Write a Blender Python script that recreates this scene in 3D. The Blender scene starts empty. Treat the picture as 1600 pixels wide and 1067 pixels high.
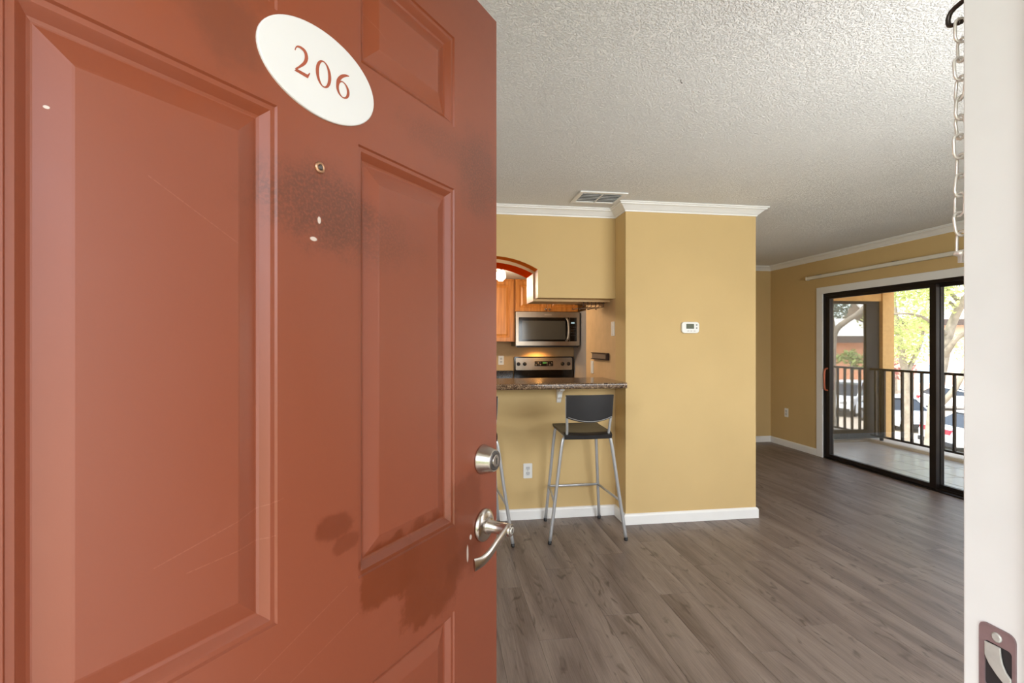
import bpy, math, random
from mathutils import Vector, Matrix, noise
random.seed(7)
S = bpy.context.scene
C = S.collection
PI = math.pi

# ------------------------------------------------------------------ camera
EYE = 1.364
YAW = math.atan(112/770)                       # the view turns a little right of the room's depth axis
cam_d = bpy.data.cameras.new('camera'); cam = bpy.data.objects.new('camera', cam_d); C.objects.link(cam)
cam_d.sensor_width = 36; cam_d.lens = 770/1600*36; cam_d.shift_y = 0.001; cam_d.clip_start = 0.02; cam_d.clip_end = 500
cam.location = (0, 0, EYE); cam.rotation_euler = (PI/2, 0, -YAW)
S.camera = cam

# ------------------------------------------------------------------ sky, sun, added fill lights
SKY_STRENGTH = 0.95
SUN_STRENGTH = 5.0
FILL_POWER = 66
S.view_settings.view_transform = 'Standard'; S.view_settings.look = 'None'
S.view_settings.gamma = 1; S.view_settings.use_curve_mapping = False
S.view_settings.exposure = 0.0
W = bpy.data.worlds.new('world'); S.world = W; W.use_nodes = True
nt = W.node_tree; nt.nodes.clear()
sky = nt.nodes.new('ShaderNodeTexSky'); sky.sky_type = 'NISHITA'; sky.sun_disc = False
sky.sun_elevation = math.radians(52); sky.sun_rotation = math.radians(-112); sky.air_density = 1.0; sky.dust_density = 2.5
hs = nt.nodes.new('ShaderNodeHueSaturation'); hs.inputs['Saturation'].default_value = 0.45
bg = nt.nodes.new('ShaderNodeBackground'); bg.inputs['Strength'].default_value = SKY_STRENGTH
wo = nt.nodes.new('ShaderNodeOutputWorld')
nt.links.new(sky.outputs[0], hs.inputs['Color']); nt.links.new(hs.outputs[0], bg.inputs[0]); nt.links.new(bg.outputs[0], wo.inputs[0])
sd = bpy.data.lights.new('sun', 'SUN'); sd.energy = SUN_STRENGTH; sd.angle = 0.01; sd.color = (1, .95, .86)
so = bpy.data.objects.new('sun', sd); C.objects.link(so)
so.rotation_euler = Vector((0.92, 0.38, -1.28)).to_track_quat('-Z', 'Y').to_euler()   # over the building, towards the car park
wd = bpy.data.lights.new('added_fill_light', 'AREA'); wd.shape = 'RECTANGLE'; wd.size = 1.9; wd.size_y = 1.2  # added fill light behind an invented window, brightens the room
wd.energy = FILL_POWER; wd.color = (.95, .98, 1)
wl = bpy.data.objects.new('added_fill_light', wd); C.objects.link(wl)
wl.location = (2.25, 0.40, 1.5); wl.rotation_euler = (PI/2, 0, 0); wl.rotation_euler = Vector((0.1, 1, 0.10)).to_track_quat('-Z', 'Z').to_euler()

wd2 = wd.copy(); wd2.size = 1.3; wd2.energy = 38  # second added fill light, lifts the ceiling and header on the left
wl2 = bpy.data.objects.new('added_fill_light', wd2); C.objects.link(wl2); wl2.location = (-1.55, 0.40, 1.5); wl2.rotation_euler = Vector((0.25, 1, 0)).to_track_quat('-Z', 'Z').to_euler()

# ------------------------------------------------------------------ helpers
def lin(c):
    r = []
    for v in c:
        v = v/255
        r.append(v/12.92 if v <= .04045 else ((v+.055)/1.055)**2.4)
    return (*r, 1)

def mat(name, col, rough=.6, metal=0.0, var=.06, vscale=6, bump=0.0, bscale=200, spec=.5, emit=0, col2=None, detail=2, dist=.002):
    m = bpy.data.materials.new(name); m.use_nodes = True
    n = m.node_tree; b = n.nodes['Principled BSDF']
    tc = n.nodes.new('ShaderNodeTexCoord')
    nz = n.nodes.new('ShaderNodeTexNoise'); nz.inputs['Scale'].default_value = vscale; nz.inputs['Detail'].default_value = 4
    n.links.new(tc.outputs['Object'], nz.inputs['Vector'])
    rp = n.nodes.new('ShaderNodeMapRange'); rp.inputs['From Min'].default_value = .3; rp.inputs['From Max'].default_value = .7
    n.links.new(nz.outputs['Fac'], rp.inputs['Value'])
    mx = n.nodes.new('ShaderNodeMix'); mx.data_type = 'RGBA'
    a = lin(col)
    c2 = lin(col2) if col2 else tuple(min(1, v*(1+var)) for v in a[:3])+(1,)
    c1 = a if col2 else tuple(v*(1-var) for v in a[:3])+(1,)
    mx.inputs['A'].default_value = c1; mx.inputs['B'].default_value = c2
    n.links.new(rp.outputs[0], mx.inputs['Factor']); n.links.new(mx.outputs['Result'], b.inputs['Base Color'])
    b.inputs['Roughness'].default_value = rough; b.inputs['Metallic'].default_value = metal
    b.inputs['Specular IOR Level'].default_value = spec
    if emit:
        b.inputs['Emission Color'].default_value = a; b.inputs['Emission Strength'].default_value = emit
    if bump:
        n2 = n.nodes.new('ShaderNodeTexNoise'); n2.inputs['Scale'].default_value = bscale; n2.inputs['Detail'].default_value = detail
        n.links.new(tc.outputs['Object'], n2.inputs['Vector'])
        bp = n.nodes.new('ShaderNodeBump'); bp.inputs['Strength'].default_value = bump; bp.inputs['Distance'].default_value = dist
        n.links.new(n2.outputs['Fac'], bp.inputs['Height']); n.links.new(bp.outputs[0], b.inputs['Normal'])
    return m

def glass(name, tint=(.95, .97, .97), gloss=.12):
    m = bpy.data.materials.new(name); m.use_nodes = True; n = m.node_tree; n.nodes.clear()
    t = n.nodes.new('ShaderNodeBsdfTransparent'); t.inputs[0].default_value = (*tint, 1)
    g = n.nodes.new('ShaderNodeBsdfGlossy'); g.inputs['Roughness'].default_value = .02
    f = n.nodes.new('ShaderNodeFresnel'); f.inputs['IOR'].default_value = 1.45
    k = n.nodes.new('ShaderNodeMath'); k.operation = 'MULTIPLY'; k.inputs[1].default_value = gloss*2.6
    x = n.nodes.new('ShaderNodeMixShader'); o = n.nodes.new('ShaderNodeOutputMaterial')
    n.links.new(f.outputs[0], k.inputs[0]); n.links.new(k.outputs[0], x.inputs[0])
    n.links.new(t.outputs[0], x.inputs[1]); n.links.new(g.outputs[0], x.inputs[2]); n.links.new(x.outputs[0], o.inputs[0])
    return m

def mesh_screen(name, col, cover):
    m = bpy.data.materials.new(name); m.use_nodes = True; n = m.node_tree; n.nodes.clear()
    t = n.nodes.new('ShaderNodeBsdfTransparent'); d = n.nodes.new('ShaderNodeBsdfDiffuse'); d.inputs[0].default_value = lin(col)
    x = n.nodes.new('ShaderNodeMixShader'); x.inputs[0].default_value = cover; o = n.nodes.new('ShaderNodeOutputMaterial')
    n.links.new(t.outputs[0], x.inputs[1]); n.links.new(d.outputs[0], x.inputs[2]); n.links.new(x.outputs[0], o.inputs[0])
    return m

class MB:
    """collects shapes; build() links them as ONE mesh object"""
    def __init__(s): s.v = []; s.f = []; s.mi = []; s.sm = []; s.cur = 0
    def add(s, vs, fs, smooth=False):
        o = len(s.v); s.v += [tuple(p) for p in vs]
        for f in fs: s.f.append([i+o for i in f]); s.mi.append(s.cur); s.sm.append(smooth)
        return s
    def box(s, x0, x1, y0, y1, z0, z1, M=None):
        vs = [Vector((x, y, z)) for z in (z0, z1) for y in (y0, y1) for x in (x0, x1)]
        if M: vs = [M @ p for p in vs]
        return s.add(vs, [(0,2,3,1),(4,5,7,6),(0,1,5,4),(2,6,7,3),(0,4,6,2),(1,3,7,5)])
    def rbox(s, x0, x1, y0, y1, z0, z1, r=.004, axis='y', n=3, M=None):
        """box with rounded outline, extruded along axis"""
        if axis == 'y': A, B, D = (x0, x1), (z0, z1), (y0, y1)
        elif axis == 'x': A, B, D = (y0, y1), (z0, z1), (x0, x1)
        else: A, B, D = (x0, x1), (y0, y1), (z0, z1)
        r = min(r, (A[1]-A[0])/2-1e-5, (B[1]-B[0])/2-1e-5)
        o = []
        for cx, cy, a0 in ((A[1]-r, B[1]-r, 0), (A[0]+r, B[1]-r, 90), (A[0]+r, B[0]+r, 180), (A[1]-r, B[0]+r, 270)):
            for k in range(n+1):
                a = math.radians(a0+90*k/n); o.append((cx+r*math.cos(a), cy+r*math.sin(a)))
        return s.prism(o, D[0], D[1], axis, M)
    def prism(s, poly, d0, d1, axis='y', M=None, smooth=False):
        def P(a, b, d):
            p = Vector((a, d, b)) if axis == 'y' else Vector((d, a, b)) if axis == 'x' else Vector((a, b, d))
            return M @ p if M else p
        n = len(poly)
        vs = [P(a, b, d0) for a, b in poly]+[P(a, b, d1) for a, b in poly]
        fs = [tuple(range(n)), tuple(range(2*n-1, n-1, -1))]
        s.add(vs, fs)
        o = len(s.v)-2*n
        for i in range(n):
            j = (i+1) % n
            s.f.append([o+i, o+j, o+n+j, o+n+i]); s.mi.append(s.cur); s.sm.append(smooth)
        return s
    def tube(s, pts, r, n=10, cap=True, flat=1.0, closed=False):
        pts = [Vector(p) for p in pts]; m = len(pts)
        rr = r if isinstance(r, (list, tuple)) else [r]*m
        rings = []; up = None
        for i, p in enumerate(pts):
            if closed: t = pts[(i+1) % m]-pts[i-1]
            else: t = (pts[min(i+1, m-1)]-pts[max(i-1, 0)])
            t.normalize()
            if up is None: up = Vector((0,0,1)) if abs(t.z) < .9 else Vector((1,0,0))
            a = t.cross(up)
            if a.length < 1e-4: a = t.cross(Vector((0,1,0)))
            a.normalize(); b = a.cross(t).normalized(); up = b
            rings.append([p+a*rr[i]*math.cos(2*PI*k/n)+b*rr[i]*flat*math.sin(2*PI*k/n) for k in range(n)])
        vs = [q for g in rings for q in g]; fs = []
        L = m if closed else m-1
        for i in range(L):
            j = (i+1) % m
            for k in range(n):
                k2 = (k+1) % n; fs.append((i*n+k, j*n+k, j*n+k2, i*n+k2))
        s.add(vs, fs, True)
        if cap and not closed:
            o = len(s.v)-m*n
            s.f.append([o+k for k in range(n)]); s.mi.append(s.cur); s.sm.append(False)
            s.f.append([o+(m-1)*n+k for k in range(n-1, -1, -1)]); s.mi.append(s.cur); s.sm.append(False)
        return s
    def lathe(s, prof, M=None, n=24, smooth=True):
        """prof: (radius, height) along local z"""
        vs = []; fs = []; m = len(prof)
        for r, h in prof:
            for k in range(n):
                p = Vector((r*math.cos(2*PI*k/n), r*math.sin(2*PI*k/n), h)); vs.append(M @ p if M else p)
        for i in range(m-1):
            for k in range(n):
                k2 = (k+1) % n; fs.append((i*n+k, i*n+k2, (i+1)*n+k2, (i+1)*n+k))
        s.add(vs, fs, smooth)
        o = len(s.v)-m*n
        s.f.append([o+k for k in range(n-1, -1, -1)]); s.mi.append(s.cur); s.sm.append(False)
        s.f.append([o+(m-1)*n+k for k in range(n)]); s.mi.append(s.cur); s.sm.append(False)
        return s
    def rings(s, rs, close_last=True, flip=False):
        """loft of equal-length loops"""
        n = len(rs[0]); vs = [p for r in rs for p in r]; fs = []
        for i in range(len(rs)-1):
            for k in range(n):
                k2 = (k+1) % n; f = (i*n+k, i*n+k2, (i+1)*n+k2, (i+1)*n+k); fs.append(f[::-1] if flip else f)
        if close_last:
            f = tuple((len(rs)-1)*n+k for k in range(n)); fs.append(f[::-1] if flip else f)
        return s.add(vs, fs)
    def mesh(s, name, mats):
        me = bpy.data.meshes.new(name); me.from_pydata(s.v, [], s.f)
        for m in (mats if isinstance(mats, (list, tuple)) else [mats]): me.materials.append(m)
        me.polygons.foreach_set('material_index', s.mi); me.polygons.foreach_set('use_smooth', s.sm); me.update()
        return me
    def build(s, name, mats, parent=None, bevel=0, smooth_angle=None, recalc=True):
        me = s.mesh(name, mats)
        if recalc:
            import bmesh
            b = bmesh.new(); b.from_mesh(me); bmesh.ops.recalc_face_normals(b, faces=b.faces); b.to_mesh(me); b.free()
        o = bpy.data.objects.new(name, me); C.objects.link(o)
        if parent: o.parent = parent
        if bevel:
            md = o.modifiers.new('bevel', 'BEVEL'); md.width = bevel; md.segments = 2; md.limit_method = 'ANGLE'; md.angle_limit = math.radians(40)
        return o

def tag(o, label, cat, group=None, kind=None):
    o['label'] = label; o['category'] = cat
    if group: o['group'] = group
    if kind: o['kind'] = kind
    return o
def struct(o, label, cat): return tag(o, label, cat, kind='structure')
def thing(name, label, cat, loc=(0,0,0), rz=0, group=None, kind=None):
    o = bpy.data.objects.new(name, None); C.objects.link(o); o.empty_display_size = .1
    o.location = loc; o.rotation_euler = (0, 0, rz)
    return tag(o, label, cat, group, kind)
def link_copy(name, me, parent, loc=(0,0,0)):
    o = bpy.data.objects.new(name, me); C.objects.link(o); o.parent = parent; o.location = loc; return o
def copy_tree(o, parent=None):
    c = o.copy(); C.objects.link(c); c.parent = parent
    for ch in list(o.children): copy_tree(ch, c)
    return c
def V(px, py, d):
    """a real point in the world d metres in front of the lens, for the far landscape"""
    x = (px-800)/770*d; z = EYE-(py-535)/770*d
    return Vector((math.cos(YAW)*x+math.sin(YAW)*d, -math.sin(YAW)*x+math.cos(YAW)*d, z))
def arc(c, r, a0, a1, n): return [(c[0]+r*math.cos(math.radians(a0+(a1-a0)*k/n)), c[1]+r*math.sin(math.radians(a0+(a1-a0)*k/n))) for k in range(n+1)]
def smooth_path(pts, n=6):
    P = [Vector(p) for p in pts]; out = []
    for i in range(len(P)-1):
        p0 = P[max(i-1, 0)]; p1 = P[i]; p2 = P[i+1]; p3 = P[min(i+2, len(P)-1)]
        for k in range(n):
            t = k/n
            out.append(.5*((2*p1)+(p2-p0)*t+(2*p0-5*p1+4*p2-p3)*t*t+(3*p1-p0-3*p2+p3)*t**3))
    out.append(P[-1]); return out

# ------------------------------------------------------------------ materials
M_wall = mat('yellow_wall_paint', (205, 176, 124), .75, var=.03, vscale=2, bump=.12, bscale=140, spec=.3)
M_kwall = mat('kitchen_wall_paint', (205, 172, 128), .75, var=.06, vscale=9, bump=.25, bscale=60, spec=.3)
M_white = mat('white_trim_paint', (236, 235, 232), .4, var=.02)
M_jamb = mat('white_jamb_paint', (222, 223, 224), .4, var=.03, vscale=12, bump=.15, bscale=25)
M_rail = mat('head_rail_vinyl', (226, 220, 205), .5, var=.03)
M_bronze = mat('dark_bronze_metal', (42, 34, 30), .4, .5, var=.1)
M_black = mat('black_plastic', (26, 26, 28), .45, var=.1)
M_gloss_black = mat('black_enamel', (12, 12, 13), .12, var=.1)
M_seat = mat('stool_plastic', (34, 33, 34), .38, var=.08, bump=.15, bscale=300)
M_chrome = mat('silver_tube', (196, 198, 200), .32, .6, var=.05)
M_nickel = mat('brushed_nickel', (196, 188, 180), .27, 1.0, var=.05, vscale=40)
M_steel = mat('stainless_steel', (178, 168, 154), .32, .9, var=.05, vscale=20)
M_plastic = mat('white_plastic', (232, 231, 226), .4, var=.02)
M_grey = mat('grey_button', (120, 116, 112), .5)
M_lcd = mat('lcd_screen', (92, 96, 78), .25, var=.05)
M_orange = mat('orange_arch_paint', (232, 122, 40), .8, spec=0, var=.08)
M_orange2 = mat('deep_orange_paint', (214, 66, 4), .8, spec=0, var=.08)
M_jambk = mat('arch_jamb_sheen', (222, 178, 166), .45, var=.06, vscale=30, bump=.3, bscale=90)  # pale pink carries the kitchen lamp's reflection on the arch jambs
M_glass = glass('window_glass')
M_screen = mesh_screen('insect_screen', (124, 126, 128), .34)
M_conc = mat('walkway_concrete', (168, 162, 152), .85, var=.1, vscale=3)
M_stucco = mat('tan_stucco', (222, 180, 122), .9, var=.08, vscale=20, bump=.5, bscale=90, spec=.2)
M_plaque = mat('plaque_enamel', (233, 233, 233), .35, var=.01)
M_digit = mat('plaque_red_print', (168, 84, 58), .5, var=.05)
M_hall = mat('copper_handle', (176, 92, 60), .4, .3, var=.1)

def door_paint():
    m = mat('brick_red_door_paint', (137, 70, 47), .34, var=.0)
    n = m.node_tree; b = n.nodes['Principled BSDF']; L = n.links.new
    tc = n.nodes.new('ShaderNodeTexCoord'); sep = n.nodes.new('ShaderNodeSeparateXYZ'); L(tc.outputs['Object'], sep.inputs[0])
    def math_(op, a, b_=None, c=None):
        k = n.nodes.new('ShaderNodeMath'); k.operation = op
        for i, v in enumerate((a, b_, c)):
            if v is None: continue
            if isinstance(v, (int, float)): k.inputs[i].default_value = v
            else: L(v, k.inputs[i])
        return k.outputs[0]
    nz = n.nodes.new('ShaderNodeTexNoise'); nz.inputs['Scale'].default_value = 26; nz.inputs['Detail'].default_value = 6; nz.inputs['Roughness'].default_value = .65
    L(tc.outputs['Object'], nz.inputs['Vector'])
    fine = n.nodes.new('ShaderNodeTexNoise'); fine.inputs['Scale'].default_value = 260; fine.inputs['Detail'].default_value = 4
    L(tc.outputs['Object'], fine.inputs['Vector'])
    def blob(cx, cz, rx, rz, dist, soft, power=2, nzs=None):
        ax = math_('ABSOLUTE', math_('DIVIDE', math_('SUBTRACT', sep.outputs[0], cx), rx))
        az = math_('ABSOLUTE', math_('DIVIDE', math_('SUBTRACT', sep.outputs[2], cz), rz))
        d = math_('POWER', math_('ADD', math_('POWER', ax, power), math_('POWER', az, power)), 1/power)
        src = nzs or nz
        d = math_('ADD', d, math_('MULTIPLY', math_('SUBTRACT', src.outputs['Fac'], .5), dist))
        r = n.nodes.new('ShaderNodeMapRange'); r.interpolation_type = 'SMOOTHSTEP'
        r.inputs['From Min'].default_value = 1+soft; r.inputs['From Max'].default_value = 1-soft
        L(d, r.inputs['Value']); return r.outputs[0]
    cur = [b.inputs['Base Color'].links[0].from_socket]
    def layer(mask, col, amt, gate=None):
        f = math_('MULTIPLY', mask, amt)
        if gate: f = math_('MULTIPLY', f, gate)
        x = n.nodes.new('ShaderNodeMix'); x.data_type = 'RGBA'
        L(f, x.inputs['Factor']); L(cur[0], x.inputs['A']); x.inputs['B'].default_value = lin(col); cur[0] = x.outputs['Result']
    gt = n.nodes.new('ShaderNodeMapRange'); gt.inputs['From Min'].default_value = .36; gt.inputs['From Max'].default_value = .56; gt.inputs['To Min'].default_value = .25
    L(fine.outputs['Fac'], gt.inputs['Value']); g = gt.outputs[0]
    # soft orange tint across the upper part of the door
    layer(blob(.50, 1.86, .48, .22, 1.2, .6), (150, 70, 28), .5)
    b.inputs['Specular IOR Level'].default_value = .62
    # fresh touch-up paint with its own outline under the lock-side panel
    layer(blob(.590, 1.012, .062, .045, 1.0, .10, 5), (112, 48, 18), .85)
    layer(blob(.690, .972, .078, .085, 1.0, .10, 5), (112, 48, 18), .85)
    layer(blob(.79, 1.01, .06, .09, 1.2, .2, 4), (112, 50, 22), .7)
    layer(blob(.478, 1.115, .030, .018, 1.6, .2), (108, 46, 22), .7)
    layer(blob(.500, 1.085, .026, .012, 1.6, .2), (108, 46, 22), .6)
    # grimy rubbed areas
    layer(blob(.455, 1.545, .085, .05, 1.6, .45), (70, 44, 32), .55, g)
    layer(blob(.54, 1.52, .10, .045, 1.8, .5), (96, 52, 34), .42, g)
    layer(blob(.85, 1.70, .07, .08, 1.9, .5), (70, 40, 26), .5, g)
    layer(blob(.72, 1.72, .10, .03, 1.9, .5), (112, 56, 32), .5, g)
    layer(blob(.33, 1.72, .045, .05, 2.6, .5), (96, 56, 40), .4)
    # chips down to primer
    for cx, cz, rx, rz in ((.452, 1.524, .0026, .0048), (.443, 1.498, .0058, .0028), (.811, .985, .004, .005), (.800, .957, .003, .016), (.182, 1.561, .002, .0014)):
        layer(blob(cx, cz, rx, rz, .9, .2), (214, 200, 190), .95)
    # fine scratches
    for cx, cz, ln, sl in ((.30, 1.50, .045, -.55), (.33, 1.16, .07, .22), (.43, 1.00, .07, .35), (.46, .96, .06, .3), (.34, 1.13, .05, .05), (.56, 1.84, .02, -.5)):
        zz = math_('SUBTRACT', math_('SUBTRACT', sep.outputs[2], cz), math_('MULTIPLY', math_('SUBTRACT', sep.outputs[0], cx), sl))
        thin = n.nodes.new('ShaderNodeMapRange'); thin.inputs['From Min'].default_value = .0009; thin.inputs['From Max'].default_value = .0003
        L(math_('ABSOLUTE', zz), thin.inputs['Value'])
        lim = math_('LESS_THAN', math_('ABSOLUTE', math_('SUBTRACT', sep.outputs[0], cx)), ln)
        layer(math_('MULTIPLY', thin.outputs[0], lim), (196, 130, 110), .2, g)
    L(cur[0], b.inputs['Base Color'])
    rr = n.nodes.new('ShaderNodeMapRange'); rr.inputs['To Min'].default_value = .30; rr.inputs['To Max'].default_value = .44
    L(nz.outputs['Fac'], rr.inputs['Value']); L(rr.outputs[0], b.inputs['Roughness'])
    bp = n.nodes.new('ShaderNodeBump'); bp.inputs['Strength'].default_value = .06; bp.inputs['Distance'].default_value = .001
    L(fine.outputs['Fac'], bp.inputs['Height']); L(bp.outputs[0], b.inputs['Normal'])
    return m
M_door = door_paint()

def popcorn():
    m = mat('textured_ceiling_paint', (240, 239, 236), .9, var=.03, vscale=1.5, spec=.2)
    n = m.node_tree; b = n.nodes['Principled BSDF']; L = n.links.new
    tc = n.nodes.new('ShaderNodeTexCoord')
    a = n.nodes.new('ShaderNodeTexNoise'); a.inputs['Scale'].default_value = 150; a.inputs['Detail'].default_value = 3; a.inputs['Roughness'].default_value = .55
    L(tc.outputs['Object'], a.inputs['Vector'])
    r = n.nodes.new('ShaderNodeMapRange'); r.interpolation_type = 'SMOOTHSTEP'; r.inputs['From Min'].default_value = .42; r.inputs['From Max'].default_value = .66
    L(a.outputs['Fac'], r.inputs['Value'])
    bp = n.nodes.new('ShaderNodeBump'); bp.inputs['Strength'].default_value = 1; bp.inputs['Distance'].default_value = .0033
    L(r.outputs[0], bp.inputs['Height']); L(bp.outputs[0], b.inputs['Normal'])
    return m
M_ceil = popcorn()

def plank_mat():
    m = bpy.data.materials.new('grey_brown_plank'); m.use_nodes = True; n = m.node_tree; b = n.nodes['Principled BSDF']; L = n.links.new
    ge = n.nodes.new('ShaderNodeNewGeometry'); oi = n.nodes.new('ShaderNodeObjectInfo')
    add = n.nodes.new('ShaderNodeVectorMath'); add.operation = 'ADD'
    cmb = n.nodes.new('ShaderNodeCombineXYZ')
    k = n.nodes.new('ShaderNodeMath'); k.operation = 'MULTIPLY'; k.inputs[1].default_value = 37; L(oi.outputs['Random'], k.inputs[0])
    L(k.outputs[0], cmb.inputs[0]); L(k.outputs[0], cmb.inputs[1])
    L(ge.outputs['Position'], add.inputs[0]); L(cmb.outputs[0], add.inputs[1])
    def nz(sx, sy, det, dist=0):
        mp = n.nodes.new('ShaderNodeMapping'); mp.inputs['Scale'].default_value = (sx, sy, 1); L(add.outputs[0], mp.inputs[0])
        t = n.nodes.new('ShaderNodeTexNoise'); t.inputs['Scale'].default_value = 1; t.inputs['Detail'].default_value = det; t.inputs['Distortion'].default_value = dist
        L(mp.outputs[0], t.inputs['Vector']); return t.outputs['Fac']
    grain = nz(190, 6, 5, .8); broad = nz(7, .8, 3, 1.0); knot = nz(15, 4.5, 2, 1.6)
    cr = n.nodes.new('ShaderNodeValToRGB'); e = cr.color_ramp.elements
    e[0].position = .30; e[0].color = lin((82, 67, 61)); e[1].position = .68; e[1].color = lin((142, 128, 119))
    x = n.nodes.new('ShaderNodeMix'); x.inputs[0].default_value = .36; L(broad, x.inputs[2]); L(grain, x.inputs[3])
    L(x.outputs[0], cr.inputs[0])
    kr = n.nodes.new('ShaderNodeMapRange'); kr.interpolation_type = 'SMOOTHSTEP'; kr.inputs['From Min'].default_value = .58; kr.inputs['From Max'].default_value = .76; kr.inputs['To Max'].default_value = .72
    L(knot, kr.inputs['Value'])
    mx = n.nodes.new('ShaderNodeMix'); mx.data_type = 'RGBA'; L(kr.outputs[0], mx.inputs['Factor']); L(cr.outputs[0], mx.inputs['A']); mx.inputs['B'].default_value = lin((62, 48, 40))
    hv = n.nodes.new('ShaderNodeHueSaturation'); L(mx.outputs['Result'], hv.inputs['Color'])
    vr = n.nodes.new('ShaderNodeMapRange'); vr.inputs['To Min'].default_value = .97; vr.inputs['To Max'].default_value = 1.03; L(oi.outputs['Random'], vr.inputs['Value']); L(vr.outputs[0], hv.inputs['Value'])
    L(hv.outputs[0], b.inputs['Base Color'])
    b.inputs['Roughness'].default_value = .42; b.inputs['Specular IOR Level'].default_value = .45
    bp = n.nodes.new('ShaderNodeBump'); bp.inputs['Strength'].default_value = .10; bp.inputs['Distance'].default_value = .002; L(grain, bp.inputs['Height']); L(bp.outputs[0], b.inputs['Normal'])
    return m
M_plank = plank_mat()

def wood_mat(name, c1, c2, rough=.35):
    m = bpy.data.materials.new(name); m.use_nodes = True; n = m.node_tree; b = n.nodes['Principled BSDF']; L = n.links.new
    tc = n.nodes.new('ShaderNodeTexCoord'); mp = n.nodes.new('ShaderNodeMapping'); mp.inputs['Scale'].default_value = (40, 40, 3); L(tc.outputs['Object'], mp.inputs[0])
    t = n.nodes.new('ShaderNodeTexNoise'); t.inputs['Scale'].default_value = 1; t.inputs['Detail'].default_value = 4; L(mp.outputs[0], t.inputs['Vector'])
    cr = n.nodes.new('ShaderNodeValToRGB'); cr.color_ramp.elements[0].position = .3; cr.color_ramp.elements[1].position = .75
    cr.color_ramp.elements[0].color = lin(c1); cr.color_ramp.elements[1].color = lin(c2)
    L(t.outputs['Fac'], cr.inputs[0]); L(cr.outputs[0], b.inputs['Base Color']); b.inputs['Roughness'].default_value = rough
    return m
M_cab = wood_mat('honey_maple_cabinet', (174, 104, 40), (214, 144, 70))

def granite(name, base, dark, light):
    m = bpy.data.materials.new(name); m.use_nodes = True; n = m.node_tree; b = n.nodes['Principled BSDF']; L = n.links.new
    tc = n.nodes.new('ShaderNodeTexCoord'); v = n.nodes.new('ShaderNodeTexVoronoi'); v.inputs['Scale'].default_value = 160; L(tc.outputs['Object'], v.inputs['Vector'])
    t = n.nodes.new('ShaderNodeTexNoise'); t.inputs['Scale'].default_value = 60; t.inputs['Detail'].default_value = 5; L(tc.outputs['Object'], t.inputs['Vector'])
    cr = n.nodes.new('ShaderNodeValToRGB'); e = cr.color_ramp.elements
    e[0].position = .3; e[0].color = lin(dark); e[1].position = .75; e[1].color = lin(light); q = e.new(.52); q.color = lin(base)
    x = n.nodes.new('ShaderNodeMix'); x.inputs[0].default_value = .5
    L(t.outputs['Fac'], x.inputs[2]); L(v.outputs['Color'], x.inputs[3]); L(x.outputs[0], cr.inputs[0]); L(cr.outputs[0], b.inputs['Base Color'])
    b.inputs['Roughness'].default_value = .14
    return m
M_gran = granite('brown_granite', (104, 80, 58), (46, 34, 28), (176, 150, 122))
M_gran2 = granite('dark_granite', (50, 46, 44), (20, 18, 18), (96, 90, 84))
M_tile = mat('grey_floor_tile', (206, 210, 210), .3, var=.05, vscale=8)
M_grout = mat('dark_grout', (84, 80, 76), .9)

# ------------------------------------------------------------------ the setting
CEIL = 2.41; YF = .394; YI = .38; YX = .255       # ceiling height; front wall: trim face, plaster face, outside face
XR = 4.50; YB = 6.20; XL = -2.60; YK = 3.75; XP0 = 1.374; XP1 = 2.435; YP = 3.53

slab = MB().box(XL-.12, XR+.12, YX, YB+.12, -.12, -.004).build('floor', mat('floor_underlay', (70, 60, 52), .8))
struct(slab, 'grey-brown wood-look plank floor of the living room', 'floor')
# planks: real boards with bevelled edges, running towards the kitchen
PW, PL, GAP = .181, 1.22, .0004
pm = {}
def plank_mesh(w, l):
    key = (round(w, 4), round(l, 4))
    if key not in pm:
        b = .0004; m = MB()
        r0 = [(GAP, GAP, -.004), (w-GAP, GAP, -.004), (w-GAP, l-GAP, -.004), (GAP, l-GAP, -.004)]
        r1 = [(x, y, -.0004) for x, y, z in r0]
        r2 = [(x+(b if x < w/2 else -b), y+(b if y < l/2 else -b), 0) for x, y, z in r0]
        m.rings([r0, r1, r2]); pm[key] = m.mesh('plank', M_plank)
    return pm[key]
x = -1.0; ci = 0
while x < XR-.01:
    w = min(PW, XR-x)
    for (xa, xb, yend) in ((x, x+w, None),):
        mid = x+w/2
        y1 = YK-.012 if x < XP0 else (YP-.012 if x < XP1 else YB-.012)
        if x < XP0 < x+w or x < XP1 < x+w: y1 = max(y1, YK-.012) if x < XP0 else YB-.012
        y = YX+.02 if -.46 < x < .30 else YI
        off = (ci*0.437) % 1.0*PL; first = True
        while y < y1-.01:
            l = min(PL-off if first and off > .15 else PL, y1-y); first = False
            link_copy('plank', plank_mesh(w, l), slab, (x, y, 0)); y += l
    x += w; ci += 1

ceiling = MB().box(XL-.12, XR+.12, YX, YB+.12, CEIL, CEIL+.16).build('ceiling', M_ceil)
struct(ceiling, 'white knockdown-textured living room ceiling', 'ceiling')

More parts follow.
